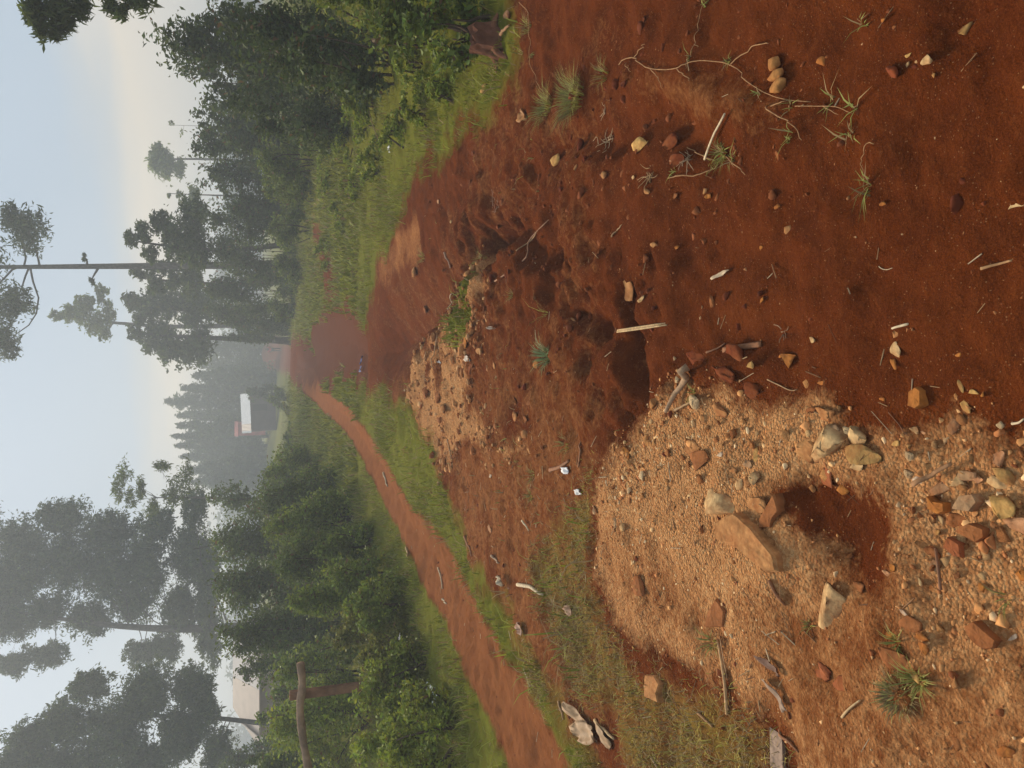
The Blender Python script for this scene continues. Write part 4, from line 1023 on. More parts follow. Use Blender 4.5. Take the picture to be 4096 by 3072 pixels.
# cracked orange slab in three pieces
p, t = on(3115, 300); k = t / FPX
sl = empty('cracked_clay_stone', p, 'orange clay slab cracked into three pieces at the end of the runner stems', 'stone')
for i, (x, y, w, h, rt) in enumerate([(3106, 255, 46, 52, 10), (3112, 300, 64, 46, -8), (3122, 342, 64, 50, 12)]):
    q, tt = on(x, y); V, Fb = rock(900 + i, ICO2, 9, .05, .55, .8)
    V = V * np.array([h * tt / FPX * .56, w * tt / FPX * .75, .016]); a = R(rt)
    V = np.stack([V[:, 0] * math.cos(a) - V[:, 1] * math.sin(a), V[:, 0] * math.sin(a) + V[:, 1] * math.cos(a), V[:, 2] + .008], -1) + (q - p)
    mesh_obj('broken_piece', V, Fb, M_STONE, sl, tint=np.array((.45, .20, .06)) * (1 + .12 * (i - 1)))
# flat slabs with their own outlines
def slab_stone(pts, th, colr, label, seed, tilt=0.0):
    Q = np.array([on(x, y)[0] for x, y in pts]); c = Q.mean(0); r = np.random.default_rng(seed)
    # refine the outline and chip it
    P = []
    for i in range(len(Q)):
        a_, b_ = Q[i], Q[(i + 1) % len(Q)]
        for f in (0, .33, .66): P.append(a_ + (b_ - a_) * f)
    P = np.array(P) - c; P[:, :2] *= (1 + .07 * (r.random((len(P), 1)) - .5)); n = len(P)
    z0 = height(P[:, 0] + c[0], P[:, 1] + c[1]) - c[2]
    zt = np.full(n, float(z0.mean()) + th) + tilt * P[:, 1]
    rings = [np.c_[P[:, :2] * 1.03, z0 - .02], np.c_[P[:, :2] * (1 + .02 * r.random((n, 1))), zt - .30 * th], np.c_[P[:, :2] * (.95 - .03 * r.random((n, 1))), zt], np.c_[P[:, :2] * .55, zt + .10 * th * (r.random(n) - .3)]]
    V = np.vstack(rings + [np.array([[0, 0, zt.mean() + .05 * th]])]); Fs = []
    for k in range(3):
        for j in range(n): Fs.append((k * n + j, k * n + (j + 1) % n, (k + 1) * n + (j + 1) % n, (k + 1) * n + j))
    for j in range(n): Fs.append((3 * n + j, 3 * n + (j + 1) % n, 4 * n))
    if np.cross(P[1, :2] - P[0, :2], P[4, :2] - P[1, :2]) < 0: Fs = [f[::-1] for f in Fs]
    T = np.tile(np.array(PAL[colr]), (len(V), 1)) * (1 + .2 * (r.random((len(V), 1)) - .5))
    o = mesh_obj('flat_stone', V, Fs, M_STONE, tint=T); o.location = tuple(map(float, c)); return tag(o, label, 'stone')
for i, (pts, th, cc_, lb) in enumerate([
 ([(2895, 2085), (2960, 2050), (3040, 2105), (3125, 2220), (3138, 2285), (3085, 2292), (2965, 2195), (2905, 2150)], .030, 'tan', 'long flat tan slab running down from the whitish rock'),
 ([(3655, 1567), (3680, 1549), (3705, 1561), (3717, 1620), (3683, 1635), (3655, 1623)], .020, 'orange', 'large flat orange-tan stone on the soil above the gravel'),
 ([(2594, 2696), (2640, 2702), (2656, 2733), (2650, 2770), (2659, 2810), (2628, 2798), (2585, 2785), (2584, 2745)], .022, 'tan', 'large flat tan stone lying in the creeping grass'),
 ([(2875, 2394), (2903, 2443), (2906, 2505), (2847, 2505), (2850, 2449)], .018, 'brown', 'flat brown wedge stone among the gravel'),
 ([(3133, 1973), (3143, 2041), (3108, 2070), (3086, 2108), (3048, 2112), (3053, 2074)], .020, 'brown', 'flat triangular brown slab on the gravel'),
 ([(3745, 1982), (3764, 2004), (3805, 2012), (3802, 2045), (3769, 2056), (3737, 2034)], .024, 'orange', 'orange angular stone in the stone cluster'),
 ([(3859, 1982), (3921, 1974), (3938, 2007), (3905, 2045), (3835, 2034)], .022, 'grey', 'broad grey-tan stone in the stone cluster'),
 ([(3910, 2091), (3959, 2115), (3957, 2148), (3916, 2170), (3851, 2121)], .020, 'brown', 'broad brown slab below the grey-tan stone'),
 ([(3824, 2145), (3859, 2175), (3864, 2229), (3835, 2224), (3791, 2186)], .018, 'red', 'flat red-brown stone below the broad brown slab'),
 ([(3881, 2505), (3924, 2480), (3961, 2517), (4010, 2560), (3985, 2591), (3936, 2597), (3893, 2560)], .016, 'brown', 'big flat brown slab near the bottom edge')]):
    slab_stone(pts, th, cc_, lb, 700 + i)
# clods of red soil
for i, (x, y, w, h, lb) in enumerate([(2684, 568, 60, 60, 'dark soil clod next to the yellow-tan stone'), (2790, 1430, 70, 60, 'red soil clod under the thick root'), (2900, 1490, 60, 90, 'red soil clod beside the thick root'), (3000, 1560, 60, 70, 'red soil clod on the ledge above the gravel'), (2950, 1420, 70, 80, 'flat soil clod below the bark strip'), (2700, 640, 40, 60, 'small dark clod under the yellow-tan stone')]):
    stone(x, y, w, h, 15 * i, .5, 'dark', lb, 'soil_clod', 'clod', seed=600 + i, sink=.4)
# countable loose stones of the bank, alike
P = scatter(5000, -1.7, .45, .9, 3.2, lambda x, y: gravmask(x, y) * (.006 + .8 * belt(x, y)), 430)[:190]
lib = [rock(1500 + i, ICO2) for i in range(8)]
meshes = []
for i in range(8):
    V, Fb = lib[i]; V = V * np.array([.5, .42, .30]); V[:, 2] += .12
    o = mesh_obj('loose_stone', V, Fb, M_STONE, tint=np.array(GC[i])); meshes.append(o.data); bpy.data.objects.remove(o)
for i, q in enumerate(P):
    o = bpy.data.objects.new('loose_stone', meshes[i % 8]); COL.objects.link(o); o.location = tuple(map(float, q)); sc_ = float(np.exp(rng.normal(math.log(.024), .3)))
    o.scale = (sc_, sc_ * rng.uniform(.8, 1.2), sc_); o.rotation_euler = (0, 0, rng.uniform(0, 6.28))
    tag(o, 'small broken stone loose among the gravel bank', 'stone', 'small broken stones of the gravel bank')

# ------------------------------------------------------------------ sticks, straws, bark
def stick(pts, rpx, colr, label, name='stick', cat='stick', n=9, r1=None, lift=.3, sides=6, flat_=1.0, rigid=False):
    Q = []; tm = 0
    for x, y in pts: q, t = on(x, y); Q.append(q); tm += t / len(pts)
    k = tm / FPX; r0 = rpx * k * .5
    P = curve_pts(Q, n); P[:, 2] = (np.linspace(Q[0][2], Q[-1][2], n) + .02 if rigid else np.maximum(P[:, 2], height(P[:, 0], P[:, 1]))) + r0 * .6 * flat_ + lift * .004
    o0 = P[0].copy(); rr = np.linspace(r0, (r1 * k * .5 if r1 else r0 * .6), n)
    V, Fs = tube(P - o0, rr, sides)
    if flat_ < 1: 
        zc = np.repeat((P - o0)[:, 2], sides); V[:, 2] = zc + (V[:, 2] - zc) * flat_
    o = mesh_obj(name, V, Fs, M_STRAW, tint=np.array(colr), smooth=True); o.location = tuple(map(float, o0))
    return tag(o, label, cat)
STRAW = (.50, .33, .16); DRY = (.42, .25, .12); BRK = (.27, .115, .05); PALE = (.60, .46, .28); TWG = (.24, .11, .055)
# bundle of split stalks
p, t = on(2590, 1311)
bs = empty('split_stalk', p, 'pale split stalk of two straws on the red soil below the rut', 'stalk')
for a, b in (((2508, 1329), (2672, 1300)), ((2508, 1322), (2668, 1293))):
    A, _ = on(*a); C, _ = on(*b); P = np.linspace(A, C, 6); P[:, 2] = height(P[:, 0], P[:, 1]).max() * .5 + .5 * np.maximum(P[:, 2], height(P[:, 0], P[:, 1])) + .006; P = P - p
    V, Fs = tube(P, [.0035, .0042, .0045, .0045, .004, .003], 6); mesh_obj('straw', V, Fs, M_STRAW, bs, smooth=True, tint=np.array(STRAW))
stick([(2894, 1402), (2970, 1388), (3048, 1376)], 26, BRK, 'flat reddish bark strip on the soil above the gravel', 'bark_strip', 'bark', r1=24, flat_=.3)
stick([(2829, 1410), (2870, 1395), (2905, 1372)], 9, TWG, 'short brown twig touching the bark strip', 'twig', 'twig')
stick([(2688, 1650), (2712, 1602), (2752, 1545), (2772, 1510), (2778, 1468)], 15, (.36, .22, .12), 'thick pale root sticking out where soil meets gravel', 'root', 'root', r1=34, lift=6)
stick([(2712, 1640), (2745, 1625), (2780, 1608)], 12, DRY, 'short twig at the foot of the thick root', 'twig', 'twig', lift=3)
stick([(2330, 1762), (2322, 1815), (2314, 1868)], 13, BRK, 'straight brown bark splinter on the soil by the weeds', 'bark_strip', 'bark', flat_=.5)
stick([(2198, 1880), (2240, 1868), (2278, 1842)], 18, BRK, 'short flat brown bark piece near the white paper scrap', 'bark_strip', 'bark', flat_=.4)
stick([(3683, 1938), (3760, 1900), (3842, 1852)], 24, (.34, .17, .075), 'flat brown stick across the stone cluster', 'stick', 'stick', r1=16, flat_=.5, lift=6)
stick([(3772, 2190), (3784, 2270), (3794, 2356)], 11, TWG, 'leaning dark stick at the edge of the stones', 'stick', 'stick', r1=14, lift=5)
stick([(3925, 1075), (3990, 1058), (4052, 1042)], 14, (.36, .19, .08), 'brown splinter of wood near the bottom of the bare soil', 'wood_splinter', 'splinter', r1=9, flat_=.6)
stick([(3572, 1314), (3605, 1304), (3640, 1296)], 9, PALE, 'small pale straw above the joined pair of stones', 'straw', 'straw', r1=12)
stick([(2076, 2338), (2125, 2346), (2172, 2378)], 17, PALE, 'short pale stalk on the soil at the rim of the creeping grass', 'stalk', 'stalk', r1=13)
stick([(2875, 2560), (2900, 2700), (2912, 2855)], 12, (.46, .27, .12), 'long straw lying down the gravel into the grass', 'straw', 'straw', r1=15, n=12)
stick([(2882, 2545), (2905, 2640), (2912, 2720)], 6, DRY, 'thin straw crossing the long straw', 'straw', 'straw')
stick([(2920, 1088), (2926, 1000), (2932, 950)][::-1] and [(2840, 640), (2870, 560), (2923, 458)], 10, PALE, 'thick pale straw pointing away from the runner clump', 'straw', 'straw', r1=8, lift=5)
stick([(2200, 1690), (2240, 1640), (2290, 1590)][::-1] and [(1990, 1125), (2070, 1035), (2150, 965), (2210, 880)], 8, (.30, .15, .08), 'long thin stick bridging the eroded hollow', 'stick', 'stick', n=12, r1=4, lift=2, rigid=True)
stick([(2070, 1003), (2120, 960), (2165, 930)], 6, DRY, 'short pale stick beside the long one at the hollow', 'stick', 'stick', lift=4)
stick([(1776, 1008), (1795, 1040), (1810, 1072)], 12, (.40, .24, .15), 'short pale stick on the bare slope across the gully', 'stick', 'stick')
stick([(1800, 1235), (1812, 1210), (1822, 1175)], 7, PALE, 'thin pale stick on the gully rim', 'stick', 'stick', lift=4)
stick([(1760, 1345), (1745, 1420), (1735, 1475)], 6, DRY, 'long thin stalk lying up the mound face', 'stalk', 'stalk', lift=4)
stick([(1700, 1405), (1715, 1470), (1722, 1530)], 5, DRY, 'thin stalk on the rim side of the mound', 'stalk', 'stalk', lift=4)
stick([(1790, 1757), (1803, 1810), (1812, 1865)], 6, DRY, 'thin straw along the soil beside the mound', 'straw', 'straw')
stick([(1536, 1890), (1545, 1918), (1549, 1946)], 8, PALE, 'pale straw lying across the middle of the path', 'straw', 'straw')
stick([(1755, 2270), (1765, 2310), (1770, 2355)], 7, PALE, 'pale straw in the middle of the near path', 'straw', 'straw')
stick([(1770, 2395), (1776, 2402), (1788, 2414)], 9, PALE, 'short pale chip of straw on the path', 'straw', 'straw')
stick([(1625, 2190), (1634, 2210), (1640, 2224)], 9, STRAW, 'short straw at the path edge by the hedge', 'straw', 'straw')
stick([(1968, 2222), (1985, 2235), (1998, 2252)], 11, (.42, .27, .16), 'short brown stick on the soil beside the path', 'stick', 'stick')
stick([(1862, 2145), (1882, 2190), (1888, 2225)], 10, BRK, 'forked brown twig on the soil beside the path', 'twig', 'twig')
stick([(2098, 2082), (2112, 2100), (2126, 2122)], 9, PALE, 'pale curled straw on the soil near the gravel top', 'straw', 'straw', lift=3)
stick([(2098, 2680), (2112, 2712), (2122, 2745)], 7, PALE, 'pale straw at the path edge by the creeping grass', 'straw', 'straw')
stick([(2235, 2805), (2248, 2840), (2256, 2878)], 9, DRY, 'dry straw on the soil by the three dead leaves', 'straw', 'straw')
stick([(2385, 2880), (2420, 2915), (2462, 2955)], 16, STRAW, 'straw stalk lying under the three dead leaves', 'stalk', 'stalk')
stick([(3372, 2868), (3405, 2832), (3445, 2800)], 12, STRAW, 'short straw on the gravel by the weathered board', 'straw', 'straw')
stick([(2610, 3030), (2625, 3055), (2640, 3080)], 12, STRAW, 'straw stub in the creeping grass at the frame edge', 'straw', 'straw')
stick([(2795, 2850), (2825, 2878), (2856, 2908)], 13, (.36, .19, .08), 'brown stalk in the creeping grass', 'stalk', 'stalk')
stick([(3120, 2920), (3150, 2960), (3200, 3010)], 16, BRK, 'dark bark splinter along the weathered board', 'bark_strip', 'bark', flat_=.5)
stick([(3080, 2320), (3110, 2380), (3145, 2420)], 16, BRK, 'sunken brown stick below the long slab', 'stick', 'stick', lift=0)
stick([(3556, 1650), (3600, 1700), (3740, 1705)][:2] + [(3640, 1745)], 4, TWG, 'hair-thin root thread on the soil near the large flat stone', 'root_thread', 'root')
stick([(3072, 1518), (3130, 1545), (3172, 1562), (3190, 1558)], 6, DRY, 'thin crooked rootlet on the dark soil ledge', 'rootlet', 'root', n=12)
stick([(2450, 948), (2470, 925), (2492, 898)], 7, DRY, 'short straw on bare soil by a pebble', 'straw', 'straw')
stick([(2020, 140), (2036, 122), (2056, 104)], 15, (.36, .19, .09), 'broken root end sticking out beside the stump', 'root', 'root', lift=6)
stick([(3518, 1066), (3545, 1079), (3572, 1072)], 4, PALE, 'curved hair-like straw on the bare soil', 'straw', 'straw')
stick([(4052, 1695), (4080, 1690), (4100, 1675)], 12, PALE, 'pale curved straw at the bottom edge', 'straw', 'straw')
stick([(1440, 375), (1490, 420), (1520, 500), (1545, 560), (1566, 585)], 4, (.30, .20, .10), 'long dry stem trailing through the right-hand grass', 'trailing_stalk', 'stalk', n=14, lift=20)
# crooked rootlets and dry stalks joined in tangles
def tangle(x, y, rpx, n, colr, label, name='dry_tangle', seed=0, up=.02):
    p, t = on(x, y); e_ = empty(name, p, label, 'dry stalks'); r = np.random.default_rng(seed); k = t / FPX
    for i in range(n):
        a = r.uniform(0, 6.28); l = rpx * k * r.uniform(.4, 1.0); s = r.normal(size=3) * np.array([1, 1, 0]) * rpx * k * .25
        q = s + np.array([math.cos(a) * l, math.sin(a) * l * 1.2, 0]); s[2] = hz(p[0] + s[0], p[1] + s[1]) - p[2] + .003; q[2] = hz(p[0] + q[0], p[1] + q[1]) - p[2] + r.uniform(.004, up)
        V, Fs = limb(s, q, .0022, .0010, .12, seed * 9 + i, 6, 4); mesh_obj('stalk', V, Fs, M_STRAW, e_, smooth=True, tint=np.array(colr) * r.uniform(.7, 1.2))
    return e_
tangle(2430, 568, 60, 12, (.46, .31, .17), 'fan of dry pale stalks between the grass tuft and the yellow-tan stone', seed=1)
tangle(2740, 640, 70, 14, (.42, .27, .15), 'dry tangled stalks beneath the runner clump', seed=2)
tangle(2600, 720, 60, 12, (.40, .24, .11), 'dry creeping stalks at the end of the lower runner', seed=3)
tangle(1990, 820, 55, 8, (.36, .22, .14), 'pale rootlets hanging inside the eroded hollow', seed=4)
tangle(2420, 440, 40, 8, (.40, .26, .14), 'dry stalks beside the big green tuft', seed=5)
tangle(1880, 1960, 40, 8, (.34, .18, .09), 'small tangle of dry twigs on the soil by the path', seed=6)
tangle(3130, 1320, 50, 5, (.34, .20, .11), 'thin branching rootlets above the bright orange stone', seed=7)
tangle(2040, 2360, 45, 6, (.26, .13, .07), 'dark dry twigs beside the pale curled leaf', seed=8)

# ------------------------------------------------------------------ grass tufts and runners
def tuft(x, y, rpx, n, h, label, col=(.30, .29, .070), dry=.32, seed=0, name='grass_tuft', lean=1.0, wid=.0035):
    p, t = on(x, y); e_ = empty(name, p, label, 'grass tuft'); r = np.random.default_rng(seed); k = t / FPX
    a = r.random(n) * 6.283; rad = rpx * k * np.sqrt(r.random(n)) * .7
    Q = np.stack([np.cos(a) * rad, np.sin(a) * rad * 1.1, np.zeros(n)], -1); Q[:, 2] = height(Q[:, 0] + p[0], Q[:, 1] + p[1]) - p[2] - .004
    V, Fq, T = blades(Q, h * .75, wid * .8, lean, seed, col, dry=dry); mesh_obj('blades', V, Fq, M_GRASS, e_, tint=T)['kind'] = 'stuff'
    return e_
tuft(2300, 395, 95, 420, .10, 'big green grass tuft on the bare bank below the stump', seed=11, dry=.25)
tuft(2190, 435, 70, 260, .09, 'green grass tuft behind the big one on the bank', seed=12, dry=.2)
tuft(2420, 300, 40, 60, .07, 'small green tuft below the two bank tufts', seed=13)
tuft(2196, 1425, 42, 130, .085, 'bright green rosette of grass alone on the red slope', col=(.22, .27, .11), seed=14, dry=.05, wid=.006)
tuft(2170, 1255, 16, 14, .12, 'tall green blades standing behind the rosette', seed=15, dry=.1)
tuft(3584, 2785, 85, 260, .030, 'dry and green grass clump below the brown boulder', col=(.34, .30, .09), dry=.6, seed=16)
tuft(2890, 610, 40, 70, .05, 'green clump where the lower runner starts', seed=17, dry=.1)
tuft(2110, 110, 40, 60, .07, 'loose tuft at the foot of the bright bush', seed=18, dry=.3)
tuft(2130, 1900, 28, 60, .05, 'small weed on the soil beside the paper scraps', seed=19)
tuft(2125, 1985, 28, 50, .045, 'small weed below the paper scraps', seed=20)
tuft(2255, 1780, 50, 60, .05, 'straggling weed along the edge of the gravel top', seed=21)
tuft(2780, 1575, 20, 40, .035, 'tiny green sprout beside the thick root', seed=22, dry=0)
tuft(2850, 2570, 40, 70, .04, 'green sprig beside the long straw', seed=23)
tuft(3680, 2720, 46, 80, .05, 'green sprig beside the yellowish stone', seed=24, dry=.05)
tuft(3240, 2500, 20, 26, .035, 'tiny sprig next to the cream boulder', seed=25)
tuft(4030, 2390, 18, 14, .04, 'thin sprout on the clay near the bottom edge', seed=26)
tuft(1925, 1040, 30, 60, .07, 'grass tuft hanging over the eroded hollow', seed=27, dry=.4)
tuft(1690, 1030, 30, 70, .07, 'grass tuft on the tan ledge across the gully', seed=28, dry=.2)
tuft(2050, 1180, 20, 30, .06, 'grass tuft low on the mound weeds', seed=29)
tuft(3590, 2570, 30, 40, .04, 'sprig on top of the brown boulder', seed=31, dry=.1)
def runner(pts, label, nodes, seed=0, w=6, branch=()):
    Q = [on(x, y)[0] for x, y in pts]; p = Q[0]; e_ = empty('grass_runner', p, label, 'grass runner'); r = np.random.default_rng(seed)
    t = on(*pts[len(pts) // 2])[1]; k = t / FPX
    for bp in [pts] + list(branch):
        Pq = curve_pts([on(x, y)[0] for x, y in bp], len(bp) * 4); Pq[:, 2] = height(Pq[:, 0], Pq[:, 1]) + .006 + .006 * np.abs(np.sin(np.arange(len(Pq)) * .8))
        V, Fs = tube(Pq - p, np.linspace(w * k * .36, w * k * .20, len(Pq)), 5); mesh_obj('stem', V, Fs, M_STRAW, e_, smooth=True, tint=np.array((.38, .20, .085)))
    for x, y, n, h in nodes:
        c = on(x, y)[0]; Qn = c - p + r.normal(size=(n, 3)) * np.array([.008, .008, 0]); 
        V, Fq, T = blades(Qn, h * .65, .0038, 1.5, seed + int(x), (.27, .27, .065), dry=.25); mesh_obj('leaves', V, Fq, M_GRASS, e_, tint=T)
def z1(a, b): return (2048 + a * .6172, b * .6172)
def z2(a, b): return (3072 + a * .6172, b * .6172)
runner([z1(700, 420), z1(800, 375), z1(905, 445), z1(1080, 445), z1(1170, 405), z1(1280, 397), z1(1420, 420), z1(1540, 530), z1(1659, 605), z2(150, 650), z2(290, 662)],
       'long dry grass runner arching across the bare soil', [(*z1(1150, 375), 12, .03), (*z1(1410, 395), 14, .035), (*z1(1600, 600), 8, .03), (*z2(150, 680), 10, .03)], 41, 7,
       [[z1(800, 378), z1(840, 325), z1(875, 288)], [z1(1080, 448), z1(1130, 490), z1(1165, 528)], [z1(905, 447), z1(960, 500), z1(990, 580)], [z1(750, 410), z1(785, 468)], [z1(1420, 425), z1(1560, 318), z1(1659, 285), z2(20, 285)], [z2(0, 690), z2(80, 755), z2(165, 805), z2(235, 910)], [z2(30, 690), z2(140, 655)]])
runner([z1(1170, 370), z1(1195, 260), z1(1220, 170), z1(1240, 80), z1(1258, -20)], 'thin dry runner stem leading straight up to the frame edge', [(*z1(1258, 30), 8, .03)], 42, 6, [[z1(1195, 290), z1(1225, 305)]])
runner([z1(1020, 1155), z1(1110, 1138), z1(1200, 1140), z1(1300, 1105), z1(1345, 1075), z1(1370, 1010), z1(1380, 960)], 'lower dry runner bending round to the straw and green clump', [(*z1(1370, 985), 30, .045), (*z1(1430, 1030), 14, .04), (*z1(1290, 1090), 10, .03), (*z1(1050, 1120), 12, .03)], 43, 8, [[z1(1380, 1010), z1(1450, 1060), z1(1530, 1135)], [z1(1330, 1040), z1(1230, 1000), z1(1150, 955)]])
runner([z2(190, 690), z2(370, 690), z2(470, 697), z2(565, 738)], 'runner tip with a green shoot on the bare soil', [(*z2(565, 700), 8, .05), (*z2(440, 640), 8, .05), (*z2(150, 880), 12, .04), (*z2(545, 860), 10, .05)], 44, 6, [[z2(370, 692), z2(475, 745)]])
runner([z2(700, 935), z2(660, 930), z2(630, 1020), z2(622, 1065), z2(640, 1150), z2(650, 1240)], 'lone hooked runner ending in a green sprig', [(*z2(650, 1190), 10, .05), (*z2(655, 1240), 12, .06)], 45, 6)
runner([(2080, 10), (2118, 60), (2120, 130), (2125, 200), (2130, 270), (2150, 330), (2180, 365)], 'trailing runner crossing the soil below the bright bush', [(2125, 100, 16, .04), (2135, 220, 10, .04), (2060, 200, 8, .05), (2090, 210, 8, .05)], 46, 5)
runner([z2(600, 120), z2(625, 150), z2(615, 175)], 'faint green runner shoot near the corner of the soil', [(*z2(620, 150), 10, .04)], 47, 4)

# ------------------------------------------------------------------ leaves, litter
def crumple(x, y, w, h, rot, colr, label, name, cat, seed=0, lift=.01, bump=.3, mat=None, nx=9, ny=6, shape=None):
    p, t = on(x, y); d = ray(x, y); s = abs(d[2]) / np.linalg.norm(d); k = t / FPX; r = np.random.default_rng(seed)
    W, D = h * k, w * k / max(s, .35)
    U, Vv = np.meshgrid(np.linspace(-1, 1, nx), np.linspace(-1, 1, ny)); 
    wv = (1 - .75 * np.abs(U) ** 2.2) if shape == 'leaf' else 1 - .25 * r.random(U.shape)
    X = U * W / 2 * (1 + .15 * (r.random(U.shape) - .5)); Yy = Vv * w * k / 2 * wv
    Z = bump * min(W, D) * (np.abs(fbm(U * 1.3 + seed, Vv * 1.3, 1.0, 3)) * 1.6 + .5 * (Vv ** 2 if shape == 'leaf' else 0)) + lift
    a = R(rot); V = np.stack([X * math.cos(a) - Yy * math.sin(a), (X * math.sin(a) + Yy * math.cos(a)) / max(s, .35), Z], -1).reshape(-1, 3)
    V[:, 2] += height(V[:, 0] + p[0], V[:, 1] + p[1]) - p[2]
    n0 = len(V); Vb = V.copy(); Vb[:, 2] -= .0015; V = np.vstack([V, Vb]); ii = np.arange(nx * ny).reshape(ny, nx)
    Fs = []
    for j in range(ny - 1):
        for i in range(nx - 1):
            q = (int(ii[j, i]), int(ii[j, i + 1]), int(ii[j + 1, i + 1]), int(ii[j + 1, i])); Fs.append(q); Fs.append(tuple(n0 + z for z in q[::-1]))
    rim = [int(z) for z in list(ii[0, :]) + list(ii[1:, -1]) + list(ii[-1, -2::-1]) + list(ii[-2:0:-1, 0])]
    for z in range(len(rim)): a_, b_ = rim[z], rim[(z + 1) % len(rim)]; Fs.append((b_, a_, n0 + a_, n0 + b_))
    c = np.array(colr) * (1 + .2 * (r.random((len(V), 1)) - .5))
    o = mesh_obj(name, V, Fs, mat or M_CLOTH, tint=c, smooth=True); o.location = tuple(map(float, p)); return tag(o, label, cat)
crumple(2894, 1101, 18, 66, -70, (.62, .47, .30), 'pale curled torn leaf on the bare red soil', 'dry_leaf', 'leaf', 1, bump=.5, shape='leaf')
crumple(2267, 1882, 24, 26, 10, (.85, .82, .78), 'white paper scrap, the upper of two on the soil', 'paper_scrap', 'litter', 2, bump=.35)
crumple(2315, 1968, 20, 20, 30, (.85, .80, .72), 'smaller white paper scrap lower on the soil', 'paper_scrap', 'litter', 3, bump=.4)
crumple(2330, 2880, 44, 110, 62, (.46, .28, .14), 'long pale dead leaf, outermost of three where path meets grass', 'dry_leaf', 'leaf', 4, bump=.14, shape='leaf', nx=12)
crumple(2365, 2925, 62, 100, -25, (.50, .31, .16), 'broad pale dead leaf, middle of three where path meets grass', 'dry_leaf', 'leaf', 24, bump=.12, shape='leaf', nx=12, lift=.02)
crumple(2425, 2945, 44, 80, 20, (.42, .25, .12), 'small curled dead leaf, innermost of three where path meets grass', 'dry_leaf', 'leaf', 25, bump=.14, shape='leaf', nx=12)
crumple(1666, 2542, 18, 28, 0, (.82, .72, .64), 'white paper scrap on the verge under the olive shrubs', 'paper_scrap', 'litter', 5, bump=.5, lift=.16)
crumple(1790, 2772, 60, 64, 20, (.26, .32, .28), 'pale bluish plastic bag lying in the verge grass', 'plastic_bag', 'litter', 6, bump=.4, lift=.10, nx=14, ny=10)
crumple(1455, 1440, 12, 34, 0, (.09, .12, .30), 'larger blue rag half buried in the far pit', 'blue_rag', 'litter', 7, bump=.35, lift=.03)
crumple(1451, 1476, 14, 24, 0, (.12, .15, .33), 'smaller blue rag piece beside the larger one in the far pit', 'blue_rag', 'litter', 8, bump=.4, lift=.03)
crumple(1574, 597, 12, 24, 0, (.88, .88, .84), 'bright white scrap on the right-hand grass bank', 'paper_scrap', 'litter', 9, bump=.5, lift=.04)
crumple(1453, 463, 16, 32, 30, (.50, .48, .42), 'dull grey scrap high on the grass bank', 'paper_scrap', 'litter', 10, bump=.5, lift=.05)
crumple(1876, 1434, 16, 24, 0, (.62, .50, .38), 'pale papery scrap on the mound slope', 'paper_scrap', 'litter', 11, bump=.5)
crumple(1975, 1312, 12, 38, 70, (.55, .44, .34), 'slim pale curled leaf on the red slope', 'dry_leaf', 'leaf', 12, bump=.5, shape='leaf')
crumple(1764, 1449, 8, 20, 60, (.72, .68, .62), 'tiny white scrap on the mound face', 'paper_scrap', 'litter', 13, bump=.5)
crumple(2104, 464, 40, 50, 20, (.42, .19, .06), 'crumpled orange dead leaf beside the green tufts', 'dry_leaf', 'leaf', 14, bump=.4, shape='leaf')
crumple(2015, 2322, 22, 36, 40, (.58, .46, .30), 'curled pale leaf standing on the soil by the path', 'dry_leaf', 'leaf', 15, bump=.7, shape='leaf')
crumple(3122, 2775, 24, 110, 40, (.36, .23, .145), 'whitish strip of bark by the weathered board', 'bark_strip', 'bark', 16, bump=.08, lift=.015)
crumple(3100, 2660, 34, 90, 70, (.20, .10, .06), 'dark curled leaf on the gravel above the weathered board', 'dry_leaf', 'leaf', 17, bump=.25, shape='leaf')
crumple(2290, 2440, 26, 40, 0, (.42, .24, .14), 'brown dry leaf at the rim of the creeping grass', 'dry_leaf', 'leaf', 18, bump=.4, shape='leaf')
crumple(2090, 2515, 26, 46, 10, (.38, .20, .12), 'brown dry leaf on the path margin', 'dry_leaf', 'leaf', 19, bump=.3, shape='leaf')
# weathered board at the frame edge
p, t = on(3118, 2985); V, Fs = box(0, 0, .004, .15, .060, .02)
V = V + (np.random.default_rng(3).random(V.shape) - .5) * .006
o = mesh_obj('weathered_board', V, Fs, M_STRAW, tint=np.array((.30, .20, .135))); o.location = tuple(map(float, p)); o.location.x -= .03; o.rotation_euler = (0, 0, R(2)); tag(o, 'weathered grey board end lying at the frame edge in the gravel', 'board')

# ------------------------------------------------------------------ stump, fence, person
p, t = on(1985, 168); k = t / FPX
st = empty('tree_stump', p, 'dark reddish tree stump with a hollow at the foot of the bright bush', 'stump')
n = 14; a = np.arange(n) * 6.283 / n; r_ = np.random.default_rng(5); rads = .085 * (1 + .35 * r_.random(n))
rings = []
for zz, f in ((-.06, 1.5), (.0, 1.2), (.05, 1.0), (.10, .95), (.14, .9)):
    rr = rads * f * (1 + .1 * (r_.random(n) - .5)); rings.append(np.stack([np.cos(a) * rr, np.sin(a) * rr, np.full(n, zz) + (.05 * r_.random(n) if zz > .1 else 0)], -1))
rings.append(rings[-1] * np.array([.6, .6, 1]) + np.array([0, 0, -.01])); rings.append(rings[-1] * np.array([.5, .5, .55]))
V = np.vstack(rings); Fs = []
for i in range(len(rings) - 1):
    for j in range(n): Fs.append((i * n + j, i * n + (j + 1) % n, (i + 1) * n + (j + 1) % n, (i + 1) * n + j))
Fs.append(tuple(range((len(rings) - 1) * n, len(rings) * n)))
mesh_obj('stump_wood', V, Fs, M_BARK, st, tint=np.array((.17, .07, .04)))
